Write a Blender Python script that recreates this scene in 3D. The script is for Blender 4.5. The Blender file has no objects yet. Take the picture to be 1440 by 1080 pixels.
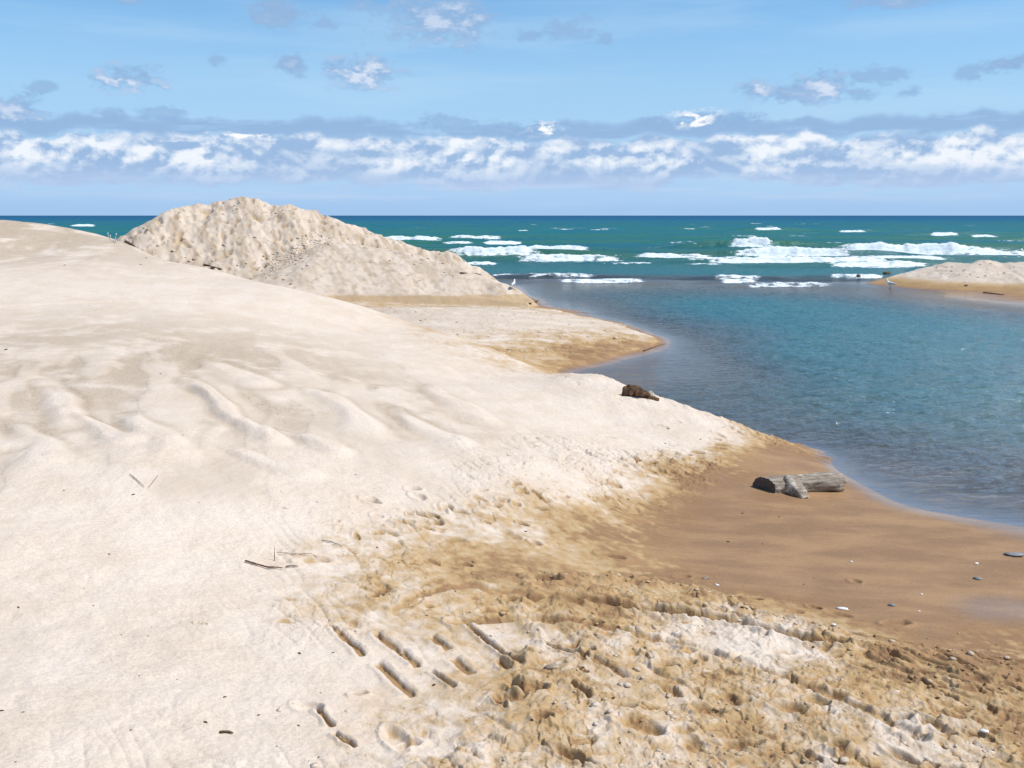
import bpy, bmesh, math, random
import numpy as np
from mathutils import Vector, Matrix

random.seed(7)
rng = np.random.default_rng(11)
scene = bpy.context.scene
COL = scene.collection
H = 2.5                       # eye height above the water
F = 1400.0
PITCH = math.atan(237.0 / F)
SP, CP = math.sin(PITCH), math.cos(PITCH)

# ------------------------------------------------------------------ survey helpers
def W(px, py=None, z=None, d=None):
    """world point seen at (px,py) of the photo, either on height z or at forward distance d"""
    b = -(py - 540) / F
    a = (px - 720) / F
    dy, dz = CP + b * SP, -SP + b * CP
    if d is None:
        t = (z - H) / dz
    else:
        t = d / dy
    return (a * t, dy * t, H + dz * t)

# ------------------------------------------------------------------ noise (numpy)
def _hash(ix, iy, seed):
    h = (ix.astype(np.uint32) * np.uint32(374761393) + iy.astype(np.uint32) * np.uint32(668265263)
         + np.uint32((seed * 2246822519 + 977) & 0xFFFFFFFF))
    h = (h ^ (h >> np.uint32(13))) * np.uint32(1274126177)
    h = h ^ (h >> np.uint32(16))
    return h

def perlin(x, y, seed=0):
    x = np.asarray(x, np.float32); y = np.asarray(y, np.float32)
    xi = np.floor(x); yi = np.floor(y)
    xf = x - xi; yf = y - yi
    xi = xi.astype(np.int64); yi = yi.astype(np.int64)
    u = xf * xf * xf * (xf * (xf * 6 - 15) + 10)
    v = yf * yf * yf * (yf * (yf * 6 - 15) + 10)
    def g(ax, ay, dx, dy):
        h = _hash(ax, ay, seed)
        ang = (h & np.uint32(1023)).astype(np.float32) * np.float32(2 * math.pi / 1024)
        return np.cos(ang) * dx + np.sin(ang) * dy
    n00 = g(xi, yi, xf, yf); n10 = g(xi + 1, yi, xf - 1, yf)
    n01 = g(xi, yi + 1, xf, yf - 1); n11 = g(xi + 1, yi + 1, xf - 1, yf - 1)
    a = n00 + u * (n10 - n00); b = n01 + u * (n11 - n01)
    return (a + v * (b - a)) * np.float32(1.45)

def fbm(x, y, seed=0, oct=4, lac=2.03, gain=0.5):
    s = 0; a = 1.0; t = 0
    for i in range(oct):
        s = s + a * perlin(x, y, seed + i * 17); t += a
        x = x * lac + 13.1; y = y * lac + 7.7; a *= gain
    return s / t

def ridged(x, y, seed=0, oct=3):
    s = 0; a = 1.0; t = 0
    for i in range(oct):
        s = s + a * (1 - np.abs(perlin(x, y, seed + i * 31)) * 2); t += a
        x = x * 2.1 + 3.3; y = y * 2.1 + 9.1; a *= 0.5
    return s / t

def worley(x, y, seed=0):
    xi = np.floor(x).astype(np.int64); yi = np.floor(y).astype(np.int64)
    best = np.full(x.shape, 9.0, np.float32); rnd = np.zeros(x.shape, np.float32)
    sec = np.full(x.shape, 9.0, np.float32)
    for ox in (-1, 0, 1):
        for oy in (-1, 0, 1):
            h = _hash(xi + ox, yi + oy, seed)
            fx = (h & np.uint32(255)).astype(np.float32) / 255
            fy = ((h >> np.uint32(8)) & np.uint32(255)).astype(np.float32) / 255
            r = ((h >> np.uint32(16)) & np.uint32(255)).astype(np.float32) / 255
            d = np.sqrt((xi + ox + fx - x) ** 2 + (yi + oy + fy - y) ** 2).astype(np.float32)
            m = d < best
            sec = np.where(m, best, np.minimum(sec, d))
            best = np.where(m, d, best); rnd = np.where(m, r, rnd)
    return best, sec, rnd

def sstep(a, b, x):
    t = np.clip((x - a) / (b - a), 0, 1)
    return t * t * (3 - 2 * t)

# ------------------------------------------------------------------ smooth fields from surveyed points
TL = 0.62
GT = np.linspace(-TL, TL, 260)
GR = np.linspace(math.log(2.2), math.log(48), 300)
def field(pts, c=0.05):
    """pts: (x, y, value) world; multiquadric surface in (bearing, log range)"""
    P = np.array(pts, float)
    q = np.stack([np.arctan2(P[:, 0], P[:, 1]), 0.5 * np.log(P[:, 0] ** 2 + P[:, 1] ** 2)], 1)
    def k(A, B):
        return np.sqrt(((A[:, None, :] - B[None, :, :]) ** 2).sum(-1) + c * c)
    n = len(q)
    K = k(q, q) + np.eye(n) * 1e-5
    M = np.zeros((n + 1, n + 1)); M[:n, :n] = K; M[:n, n] = 1; M[n, :n] = 1
    sol = np.linalg.solve(M, np.append(P[:, 2], 0))
    T, R = np.meshgrid(GT, GR)
    A = np.stack([T.ravel(), R.ravel()], 1)
    V = k(A, q) @ sol[:n] + sol[n]
    return V.reshape(T.shape)

def sample(V, x, y, ts=GT, rs=GR):
    t = np.arctan2(x, y); r = 0.5 * np.log(x * x + y * y + 1e-9)
    ti = np.clip((t - ts[0]) / (ts[-1] - ts[0]) * (len(ts) - 1), 0, len(ts) - 1.001)
    ri = np.clip((r - rs[0]) / (rs[-1] - rs[0]) * (len(rs) - 1), 0, len(rs) - 1.001)
    i = ri.astype(int); j = ti.astype(int); a = ri - i; b = ti - j
    return ((V[i, j] * (1 - b) + V[i, j + 1] * b) * (1 - a) + (V[i + 1, j] * (1 - b) + V[i + 1, j + 1] * b) * a)

hp = []
def hz(px, py, z):
    w = W(px, py, z=max(z, 0)); hp.append((w[0], w[1], z))
def hd(px, py, d, drop=None, back=3.0):
    w = W(px, py, d=d); hp.append((w[0], w[1], w[2]))
    if drop is not None:
        s = (d + back) / d
        hp.append((w[0] * s, w[1] * s, max(w[2] - drop, 0.12) if drop < 5 else -0.12))
# bottom of the picture and nearer
for px, z in ((-300, .56), (0, .52), (400, .44), (800, .37), (1200, .33), (1440, .29), (1740, .2)): hz(px, 1080, z)
for px, z in ((-300, .50), (200, .46), (720, .38), (1240, .32), (1740, .2)): hz(px, 1300, z)
for px, z in ((-250, .62), (0, .57), (300, .49), (600, .38), (900, .31), (1100, .24), (1250, .19), (1440, .13), (1700, .05)): hz(px, 905, z)
for px, z in ((-250, .78), (0, .70), (300, .57), (560, .43), (720, .33), (850, .22), (1000, .12), (1250, .07), (1440, .035), (1700, -.02)): hz(px, 780, z)
for px, z in ((900, .14), (1000, .10), (1100, .085), (1200, .05), (1260, .03)): hz(px, 720, z)
for px, z in ((900, .24), (980, .18), (1060, .13), (1130, .08)): hz(px, 670, z)
for px, d in ((-250, 6.25), (0, 6.3), (200, 6.5), (400, 6.9), (600, 7.35), (760, 7.75)): hd(px, 670, d)
for px, d in ((-250, 7.5), (0, 7.6), (200, 7.75), (400, 8.2), (600, 8.9), (750, 9.5), (880, 10.1)): hd(px, 600, d)
for px, d in ((-250, 9.1), (0, 9.2), (200, 9.4), (400, 10.1), (560, 11.1), (700, 12.0), (800, 12.6)): hd(px, 530, d)
for px, d in ((-250, 11.4), (0, 11.6), (200, 11.9), (380, 12.9), (520, 14.2)): hd(px, 460, d)
for px, d in ((-250, 14.8), (0, 15.0), (150, 15.3), (280, 16)): hd(px, 390, d)
hd(60, 345, 17.9); hd(-200, 345, 17.9)
# the crest of the long bank and the ground hidden behind it
for px, py, d, dr in ((-300, 312, 21, 1.6), (0, 318, 20, 1.5), (90, 324, 19.6, 1.5), (150, 336, 19.2, 1.4), (185, 347, 18.8, 1.3),
                      (300, 381, 17.2, 1.1), (400, 405, 16.3, .9), (500, 430, 15.4, .75), (620, 470, 14.3, .45), (740, 512, 13.3, .35)):
    hd(px, py, d, dr)
for px, py, d in ((860, 546, 12.5), (900, 558, 12.0), (950, 572, 11.6), (1000, 586, 11.2), (1045, 602, 10.75)):
    hd(px, py, d, 9, 1.1)
    w = W(px, py, d=d); s = (d + .55) / d; hp.append((w[0] * s, w[1] * s, .0))
for px, py in ((1100, 621), (1172, 656), (1225, 688), (1282, 713), (1360, 728), (1440, 741), (1560, 757), (1700, 780)): hz(px, py, .0)
for px, py in ((1150, 621), (1225, 655), (1290, 688), (1370, 705), (1450, 716), (1600, 735)): hz(px, py, -.06)
# spit in the middle distance
for px, py in ((812, 531), (850, 516), (900, 504), (938, 494), (950, 484), (932, 471), (880, 453), (825, 440), (775, 431)): hz(px, py, .0)
for px, py, z in ((700, 450, .3), (850, 470, .19), (800, 500, .13), (740, 495, .2), (640, 440, .34), (560, 436, .37), (640, 470, .32),
                  (900, 484, .08), (790, 455, .2), (760, 440, .12), (700, 434, .2)): hz(px, py, z)
for px, py, z in ((1100, 560, -.22), (1200, 500, -.6), (1040, 520, -.09), (980, 500, -.035), (1000, 475, -.10), (1100, 440, -.5), (1300, 600, -.32),
                  (900, 525, -.03), (960, 540, -.08), (860, 535, -.03),
                  (1440, 640, -.25), (1440, 550, -.6), (1200, 600, -.2), (1350, 680, -.10), (1000, 430, -.45), (900, 430, -.2), (840, 428, -.08),
                  (1300, 460, -.45), (1440, 460, -.3), (1600, 550, -.6), (1200, 425, -.25), (1100, 412, -.15), (1300, 418, -.02), (1420, 432, -.03),
                  (800, 395, -.03), (900, 398, -.04), (900, 380, -.2), (1000, 400, -.06), (1160, 398, -.025), (1240, 402, -.012), (1250, 415, -.05),
                  (760, 405, -.03), (780, 418, -.05), (720, 388, -.03), (730, 375, -.3), (1000, 372, -.6), (1300, 368, -.5), (1180, 385, -.06),
                  (1352, 411, .01), (1285, 401, .02), (1440, 420, .03), (1600, 428, .04), (1247, 392, .01), (1290, 388, .08), (1440, 395, .15), (1640, 400, .2),
                  (1440, 372, .05), (1640, 372, -.1), (1300, 378, .03)): hz(px, py, z)
for px, d, z in ((690, 30, .12), (620, 32, .15), (400, 31, .2), (250, 33, .2), (120, 27, .3), (-200, 30, .3), (706, 36.5, .0), (690, 35, .05),
                 (680, 39.5, -.1), (500, 40, -.05), (250, 42, -.1), (0, 40, -.1), (-200, 42, -.2), (450, 26, .2), (600, 26, .1), (740, 26.5, .08)):
    w = W(px, 400, d=d); hp.append((w[0], w[1], z))
HV = field(hp, .045)

def chan(lst, c=.08):
    out = []
    for px, py, v in lst:
        w = W(px, py, z=.3 if px < 1100 else .1)
        if px < 1050 and py > 0:          # on the bank: walk the line of sight down to the sand
            b_ = -(py - 540) / F; a_ = (px - 720) / F; y_, z_ = CP + b_ * SP, -SP + b_ * CP
            ts_ = np.arange(3.2, 26, .02)
            hh = sample(HV, a_ * ts_, y_ * ts_); k_ = np.argmax(H + z_ * ts_ <= hh)
            if k_: w = (a_ * ts_[k_], y_ * ts_[k_])
        out.append((w[0], w[1], v))
    return field(out, c)
WETV = chan([(0, 600, 0), (300, 600, 0), (500, 500, 0), (800, 570, 0), (600, 640, 0), (200, 670, 0), (120, 680, 0), (400, 660, 0), (600, 690, .05), (0, 800, 0), (300, 720, 0), (200, 950, .03), (0, 1080, .05),
             (400, 1060, .1), (0, 350, .1), (200, 420, 0), (300, 790, .08), (400, 860, .2), (350, 830, .15), (300, 850, .1), (520, 700, .05),
             (600, 750, .42), (500, 825, .42), (700, 790, .75), (650, 850, .55), (850, 750, .85), (780, 720, .55), (900, 790, .85), (1000, 700, 1.05), (1100, 760, 1.15),
             (1300, 800, 1.15), (1440, 800, 1.2), (1150, 830, 1.1), (1280, 860, 1.1), (1000, 820, 1.0), (1030, 650, .8), (960, 640, .35), (1010, 615, .2), (1100, 650, 1.1), (1170, 680, 1.15), (1250, 740, 1.15),
             (880, 640, .1), (850, 680, .3), (930, 690, .75), (600, 950, .3), (520, 930, .15), (450, 980, .08), (800, 950, .46), (1000, 950, .36), (1200, 1000, .55), (1380, 1000, .8), (1440, 1000, .85),
             (1440, 1080, .75), (1300, 1060, .45), (500, 1020, .25), (800, 1060, .42), (620, 1060, .4), (1000, 1060, .4), (1150, 900, .7), (900, 870, .5), (1250, 940, .85), (1100, 940, .20), (1440, 930, .9), (1700, 950, .9),
             (600, 450, .12), (750, 460, .16), (700, 440, .1), (800, 510, .85), (900, 495, .95), (850, 470, .4), (760, 490, .6), (900, 475, .5), (560, 425, .3),
             (690, 392, 1.2), (1300, 395, .6), (1420, 385, .1), (1440, 412, .7), (-300, 700, 0), (-300, 1100, 0)])
ROUV = chan([(200, 600, .0), (500, 500, 0), (800, 580, 0), (0, 400, 0), (600, 600, 0), (300, 440, 0), (1000, 720, 0), (1300, 800, 0), (1100, 650, 0), (1150, 760, 0), (850, 780, .2), (920, 740, .1),
             (800, 1000, .9), (1000, 900, .9), (1200, 1000, 1), (600, 950, .3), (540, 1000, .3), (640, 1010, .5), (900, 860, .9), (500, 830, .55), (600, 740, .55), (760, 690, .65),
             (880, 660, 1), (840, 690, .9), (930, 640, .9), (980, 645, .95), (1040, 608, .9), (1000, 590, .7), (940, 575, .5), (1000, 620, .1), (700, 770, .5), (400, 800, .35), (200, 900, .16), (0, 1000, .2), (0, 760, .12), (300, 700, .1), (450, 960, .25),
             (600, 680, .2), (1440, 1000, .85), (1440, 1080, .8), (1250, 920, .6), (650, 440, .45), (800, 460, .45), (850, 505, 0), (1440, 850, 0), (1400, 720, 0), (-300, 900, .15), (1700, 1000, .7), (700, 830, .4)])

COAV = chan([(0, 430, .15), (0, 500, .9), (-200, 500, .8), (200, 480, .85), (400, 485, .65), (300, 545, .9), (500, 525, .7), (600, 560, .6), (100, 560, .75), (40, 610, .6), (200, 600, .5), (400, 580, .85),
             (520, 600, .6), (500, 640, .2), (250, 690, .0), (0, 690, .25), (700, 600, .3), (700, 560, .1), (0, 400, 0), (300, 420, 0), (500, 450, 0), (620, 500, .0), (800, 600, 0),
             (50, 330, .9), (120, 345, .8), (0, 365, .7), (180, 375, .4), (100, 400, 0), (300, 400, .1), (100, 800, .12), (300, 950, .12), (600, 700, .1), (0, 1080, .1)], .06)
# ------------------------------------------------------------------ piles of sand: ridge lines with natural slopes
def Pd(px, py, d): return W(px, py, d=d)
MOUND = []
r1 = [Pd(236, 297, 32.2), Pd(262, 289, 32.6), Pd(300, 288, 33), Pd(325, 281, 33), Pd(358, 280.5, 33), Pd(380, 288, 33), Pd(412, 287, 33), Pd(428, 293, 33),
      Pd(470, 306, 33), Pd(520, 324, 33), Pd(560, 337, 33), Pd(600, 350, 33), Pd(638, 357, 33), Pd(664, 372, 33), Pd(674, 392, 33)]
for i in range(len(r1) - 1): MOUND.append((r1[i], r1[i + 1], .66 if i < 9 else .8, 1.25))
r2 = [Pd(470, 339, 30.8), Pd(560, 352, 30.4), Pd(640, 374, 29.6), Pd(700, 398, 28.6), Pd(745, 419, 27.8)]
for i in range(4): MOUND.append((r2[i], r2[i + 1], .42, .8))
FOOT = [W(-60, 400, d=26), W(300, 400, d=25.6), W(470, 428, z=.1), W(560, 428.5, z=.1), W(680, 429, z=.1), W(745, 430, z=.1), W(759, 428, z=.1), W(752, 421, z=.1), W(722, 404, z=.1),
        W(690, 396, z=.1), W(676, 393, z=.1), W(660, 388, z=.1), W(500, 400, d=40), W(200, 400, d=40), W(-60, 400, d=36)]
ISLE = []
r3 = [Pd(1266, 391, 38.4), Pd(1295, 380, 37.8), Pd(1330, 370, 37.2), Pd(1360, 371, 36.4), Pd(1385, 366, 36), Pd(1410, 370, 35.6), Pd(1500, 367, 34.6), Pd(1700, 366, 33.8)]
for i in range(len(r3) - 1): ISLE.append((r3[i], r3[i + 1], .27, .4))

def pile(x, y, segs):
    best = np.full(x.shape, -9.0)
    for a, b, sl, slb in segs:
        ax, ay, az = a; bx, by, bz = b
        dx, dy = bx - ax, by - ay; L = dx * dx + dy * dy
        t = np.clip(((x - ax) * dx + (y - ay) * dy) / L, 0, 1)
        qx, qy = ax + t * dx, ay + t * dy
        dist = np.sqrt((x - qx) ** 2 + (y - qy) ** 2)
        s = np.where(y > qy, slb, sl)
        best = np.maximum(best, az + t * (bz - az) - s * (np.sqrt(dist ** 2 + .04) - .2))
    return best

def sdf_poly(x, y, poly):
    """positive inside"""
    P = np.array([(p[0], p[1]) for p in poly]); n = len(P)
    d = np.full(x.shape, 1e9); inside = np.zeros(x.shape, bool)
    for i in range(n):
        a = P[i]; b = P[(i + 1) % n]; e = b - a
        t = np.clip(((x - a[0]) * e[0] + (y - a[1]) * e[1]) / (e @ e), 0, 1)
        d = np.minimum(d, (x - a[0] - t * e[0]) ** 2 + (y - a[1] - t * e[1]) ** 2)
        c = ((a[1] > y) != (b[1] > y)) & (x < (b[0] - a[0]) * (y - a[1]) / (b[1] - a[1] + 1e-12) + a[0])
        inside ^= c
    d = np.sqrt(d)
    return np.where(inside, d, -d)

def dist_line(x, y, a, b):
    dx, dy = b[0] - a[0], b[1] - a[1]; L = math.hypot(dx, dy)
    t = ((x - a[0]) * dx + (y - a[1]) * dy) / (L * L)
    s = ((x - a[0]) * dy - (y - a[1]) * dx) / L
    return t, s, L

# churned ground in the foreground
CHURN = [W(p[0], p[1], z=.2) for p in ((735, 838), (800, 824), (900, 822), (985, 826), (1040, 852), (1090, 872), (1180, 884), (1280, 905), (1440, 922), (1800, 960),
                                       (1800, 1400), (400, 1400), (470, 1085), (600, 1035), (690, 1000), (740, 940), (690, 890), (720, 860))]

# ------------------------------------------------------------------ terrain grid (polar, finest inside the view)
NT = 1240
th_in = np.linspace(-.585, .585, NT)
th_out = np.concatenate([np.linspace(.585, math.pi, 70)[1:], np.linspace(-math.pi, -.585, 70)[1:-1]])
TH = np.concatenate([th_in, th_out])
RR = [.35]
while RR[-1] < 3.0: RR.append(RR[-1] * 1.05)
while RR[-1] < 46: RR.append(RR[-1] * 1.00165)
while RR[-1] < 30000: RR.append(RR[-1] * 1.09)
RR = np.array(RR)
T2, R2 = np.meshgrid(TH, RR)
X = (np.sin(T2) * R2); Y = (np.cos(T2) * R2)
NR_, NC_ = X.shape
x = X.ravel(); y = Y.ravel(); r = R2.ravel(); th = T2.ravel()
idx_fine = (np.abs(th) <= .60) & (r > 2.2) & (r < 48)

z = sample(HV, x, y)
wet = sample(WETV, x, y)
rough = np.clip(sample(ROUV, x, y), 0, 1)
# away from the surveyed view everything settles to plain beach / lake bed
side = sstep(.60, 1.2, np.abs(th))
zout = np.where(y > 0, np.where(x > 0, -.4, .9), .55)
zout = np.where(y > 22, -.6 - .0 * y, zout)
z = z * (1 - side) + zout * side
rough = rough * (1 - side); wet = wet * (1 - side) + .1 * side
bed = -.6 - .018 * np.clip(r - 42, 0, 300)
k = sstep(40, 47, r)
z = z * (1 - k) + bed * k
wet = np.clip(wet, 0, 1.3)

xf = x[idx_fine]; yf = y[idx_fine]; zf = z[idx_fine].copy(); rf = rough[idx_fine].copy(); wf = wet[idx_fine].copy()
rad = r[idx_fine]
base0 = zf.copy()
land = sstep(-.02, .06, base0)
coarse = np.zeros_like(zf)
# irregular edges of damp and churned patches
w1 = fbm(xf * 1.3, yf * 1.3, 5, 4); w2 = fbm(xf * 4.5, yf * 4.5, 23, 3)
w3 = fbm(xf * 13, yf * 13, 24, 3)
wf = wf + (w1 * .42 + w2 * .30 + w3 * .34 * (rad < 14)) * sstep(.04, .4, wf) * (1 - sstep(.9, 1.1, wf))
near = rad < 15
sd = np.full(zf.shape, -9.0)
sd[near] = sdf_poly(xf[near], yf[near], CHURN)
sdn = sd + w2 * .16 + .12 * w1
churn = sstep(-.12, .25, sdn - .3 * (1 - sstep(-.2, .8, xf)))
rf = np.maximum(rf * (.35 + .65 * sstep(-.25, .25, w1 + .15)), 0) * np.where(sd > -9, sstep(-.02, .35, rf), 1)
flatzone = (sdf_poly(xf, yf, [W(p[0], p[1], z=.12) for p in ((1010, 690), (1060, 640), (1120, 630), (1800, 760), (1800, 955), (1440, 922), (1280, 905), (1180, 884), (1090, 872), (1040, 852), (985, 826), (900, 822), (880, 790))]))
rf = rf * (1 - sstep(-.25, .1, flatzone) * (1 - churn))
rf = np.maximum(rf, churn * .9)
zf += churn * .03 * (1 - sstep(.3, 1.0, sd)) + .006 * churn

# large, soft undulation
zf += land * .028 * fbm(xf * .8, yf * .8, 2, 3) * sstep(.15, .4, base0)
zf += land * .006 * fbm(xf * 5, yf * 5, 9, 3) * (1 - .75 * sstep(-.1, .1, flatzone))
# slumped tongues running down the bank: steep-edged streaks down-slope to the right and towards the eye
u = xf * .30 - yf * .954; v = xf * .954 + yf * .30          # u runs down-slope
bank = sstep(.45, .7, base0) * (1 - sstep(1.02, 1.22, base0)) * sstep(6.0, 7.0, rad) * (1 - sstep(11.0, 13, rad))
wu = u + .35 * fbm(xf * .9, yf * .9, 51, 2); wv = v + .18 * fbm(xf * 1.1, yf * 1.1, 52, 2)
tongue = fbm(wu * .38, wv * 1.7, 40, 3)
tongue = np.where(tongue > 0, np.sqrt(np.abs(tongue)) * .6, tongue)
zf += bank * .034 * tongue
lag = sstep(.02, .30, -tongue + .25 * w1) * bank
cfield = np.clip(sample(COAV, xf, yf), 0, 1)
belt = 0 * sstep(.85, 1.0, base0) * (1 - sstep(1.15, 1.4, base0)) * (1 - sstep(12, 14, rad))
coarse = np.maximum(coarse, np.maximum(lag * .8, belt * .55 * sstep(-.15, .35, w1 + .2)))
coarse = np.clip(np.maximum(coarse * .5, cfield * sstep(-.55, .15, w1 + .5 * w2) * land * (1 - .7 * bank * sstep(-.02, .3, tongue))), 0, 1)
def lobe_(px0, py0, d0, px1, py1, d1, w0, w1_, h_=.034):
    global zf, coarse
    a = W(px0, py0, d=d0); b = W(px1, py1, d=d1)
    R_ = math.hypot(a[0] - b[0], a[1] - b[1]) / 2 + 1.2
    i = np.nonzero((np.abs(xf - (a[0] + b[0]) / 2) < R_) & (np.abs(yf - (a[1] + b[1]) / 2) < R_))[0]
    xx = xf[i] + .10 * perlin(xf[i] * 1.6, yf[i] * 1.6, 61); yy = yf[i] + .10 * perlin(xf[i] * 1.6, yf[i] * 1.6, 62)
    t, s, L = dist_line(xx, yy, a, b); tc = np.clip(t, 0, 1)
    wd_ = w0 * (1 - tc) + w1_ * tc
    dd_ = np.hypot(xx - a[0] - tc * (b[0] - a[0]), yy - a[1] - tc * (b[1] - a[1])) / wd_
    k_ = (1 - sstep(.25, 1.25, dd_)) * sstep(-.15, .35, t + .15 * perlin(xf[i] * 2, yf[i] * 2, 63))
    zf[i] += h_ * k_
    coarse[i] = coarse[i] * (1 - k_) + .35 * np.exp(-((dd_ - 1.3) / .3) ** 2) * sstep(.2, .6, cfield[i])
for a_ in ((293, 499, 10.4, 359, 526, 9.6, .14, .24), (261, 530, 9.45, 375, 624, 7.7, .10, .13, .05), (441, 549, 9.7, 519, 604, 8.4, .10, .26, .05), (74, 538, 9.1, 101, 596, 7.7, .12, .16),
           (117, 585, 7.9, 170, 622, 7.3, .07, .16), (180, 575, 8.1, 245, 640, 7.1, .08, .2), (390, 612, 8.0, 470, 636, 7.6, .08, .12), (20, 600, 7.6, 60, 650, 6.7, .1, .2),
           (560, 575, 9.4, 640, 620, 8.4, .08, .16), (600, 540, 10.8, 680, 590, 9.4, .08, .2), (330, 640, 7.4, 420, 668, 7.0, .08, .16), (-80, 560, 8.5, -20, 640, 7, .12, .2)):
    lobe_(*a_)
# compacted, wind-cut layers at the top left of the bank
lay = sstep(1.9, 2.1, base0) * (1 - sstep(21, 22, rad))
zl = yf * 1.0 + .25 * fbm(xf * .5, yf * .5, 71, 3)
zf += lay * .03 * fbm(xf * .6, zl * 2.6, 77, 3)
coarse = np.maximum(coarse, lay * sstep(-.1, .3, fbm(xf * .5, zl * 2.2, 78, 3)) * .9)
# faint wind ripples and lumps on the near dry sand
dry = (1 - sstep(.35, .7, wf)) * sstep(.1, .2, base0)
n_d = fbm(xf * 3.0 + 4, yf * 5.0, 90, 4)
zf += dry * (1 - bank) * .016 * n_d * (1 - sstep(10, 20, rad) * .7) * (1 - sstep(.9, 1.3, base0) * .85)

nd = sstep(.3, .42, base0) * (1 - sstep(7.5, 9, rad)) * dry
zf += nd * (.0045 * fbm(xf * 13, yf * 13, 92, 3) + .006 * np.minimum(fbm(xf * 5, yf * 5, 93, 2), .1))
# clods, crumbled crust and trampled sand
rf = np.maximum(rf, (rad > 14.5) * (base0 > .1) * .75 * sstep(-.35, .2, w1 + .1) * (rad < 26) * (base0 < .5))
act = (rf > .02) & (rad < 30) & (base0 > -.02)
xa, ya, ra = xf[act], yf[act], rf[act]
qx = xa + .025 * perlin(xa * 9, ya * 9, 101) + .006 * perlin(xa * 40, ya * 40, 131); qy = ya + .025 * perlin(xa * 9 + 40, ya * 9, 102) + .006 * perlin(xa * 40, ya * 40 + 9, 132)
d1, d2, rn = worley(qx * 9, qy * 9, 103)
plate = sstep(.0, .10, d2 - d1) * (rn * .9 - .25)
d1b, d2b, rnb = worley(qx * 26, qy * 26, 104)
clod = np.clip(1 - d1b / .55, 0, 1) ** .6 * (rnb > .45) * rnb
rg = ridged(qx * 3.2, qy * 3.2, 105, 4)
fb = fbm(qx * 6, qy * 6, 106, 4)
ga, gb = W(471, 906, z=.36), W(580, 986, z=.36); gl_ = math.hypot(gb[0] - ga[0], gb[1] - ga[1]); gx, gy = (gb[0] - ga[0]) / gl_, (gb[1] - ga[1]) / gl_
su = xa * gx + ya * gy; sv_ = xa * gy - ya * gx
tread = 1 - np.abs(perlin(su * 1.6 + .4 * perlin(xa * 3, ya * 3, 121), sv_ * 7.5 + .5 * perlin(xa * 2, ya * 2, 122), 123)) * 3.2
tread = np.clip(tread, -.5, 1) * sstep(-.1, .3, perlin(xa * 1.1, ya * 1.1, 124) + .2)
patch = sstep(-.25, .25, fbm(xa * 2.2, ya * 2.2, 108, 2) + (ra - .45) * .7)
add = ra * (.018 * rg + .012 * fb - .022 * np.clip(tread, 0, 1) ** 2) + ra * patch * (.030 * plate + .010 * clod)
pit = sstep(.35, .6, fbm(qx * 7.5, qy * 7.5 + 8, 109, 2)) * patch
add -= ra * .030 * pit
d1c, d2c, rnc = worley(qx * 48, qy * 48, 111)
crumb = np.clip(1 - d1c / .6, 0, 1) * (rnc > .35) * rnc
add += (.007 * crumb + .009 * fbm(qx * 38, qy * 38, 112, 2)) * ra * (.4 + .6 * patch) * (1 - sstep(9, 13, rad[act]))
add += ra * patch * .012 * np.abs(perlin(qx * 15, qy * 15, 113))
add *= 1 - .22 * (ya < 7) * (xa > .2)
zf[act] += add * (1 - .3 * sstep(12, 22, rad[act]))
ca = np.zeros_like(zf); ca[act] = patch * ra; ROU = ra * (.3 + .7 * patch); ROUF = np.zeros_like(zf); ROUF[act] = ROU
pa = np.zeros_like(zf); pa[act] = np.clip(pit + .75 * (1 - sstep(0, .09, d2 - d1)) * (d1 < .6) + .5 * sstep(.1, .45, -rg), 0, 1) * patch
# broken crust is damper; pits and cracks painted darker to deepen their shade
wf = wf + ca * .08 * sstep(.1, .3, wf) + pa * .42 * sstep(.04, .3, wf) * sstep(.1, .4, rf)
tops = np.zeros_like(zf); tops[act] = sstep(0, .5, fb) * patch
wf = wf + .02 * ca * (wf < .8) * (sd > -.1)
wf = wf - tops * .12 * (wf < .95)

def groove(ax, ay, bx, by, w=.024, dep=.019, dark=.5, zz=None, rim=.6):
    global zf, wf
    zz = .36 if zz is None else zz
    a = W(ax, ay, z=zz); b = W(bx, by, z=zz)
    cx, cy = (a[0] + b[0]) / 2, (a[1] + b[1]) / 2; R = math.hypot(a[0] - b[0], a[1] - b[1]) / 2 + .12
    i = np.nonzero((np.abs(xf - cx) < R) & (np.abs(yf - cy) < R))[0]
    xx, yy = xf[i], yf[i]
    t, s, L = dist_line(xx, yy, a, b)
    s = s + .010 * perlin(t * 2.2 + ax, t * 0 + ay, 7) + .003 * perlin(xx * 30, yy * 30, 8)
    e = sstep(-.04, .06, t) * (1 - sstep(.94, 1.04, t))
    ww = w * (.85 + .25 * perlin(t * 2.5, t * 0 + bx, 9))
    core = (1 - sstep(ww * .6, ww * 1.15, np.abs(s))) * e
    edge = np.exp(-((np.abs(s) - ww * 2.0) / (ww * .8)) ** 2) * e
    zf[i] = zf[i] - dep * core + dep * rim * edge
    wf[i] = np.maximum(wf[i], core * (dark + .35))  # damp groove floor, tone pushed darker to paint deeper shade inside
for g in ((471, 906, 511, 939), (527, 902, 560, 926, .022), (563, 924, 588, 946), (529, 947, 580, 986, .020), (604, 900, 632, 917, .022), (636, 928, 664, 948, .024),
          (605, 951, 640, 972, .012), (655, 880, 735, 936, .014), (760, 900, 830, 925, .012), (443, 1015, 468, 1042, .012), (700, 925, 716, 940, .016),
          (830, 925, 880, 950, .02), (715, 960, 745, 985, .022), (800, 965, 830, 990, .014), (470, 1052, 500, 1070, .012)):
    groove(*g[:4], w=(g[4] * 1.3 if len(g) > 4 else .024))
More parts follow.
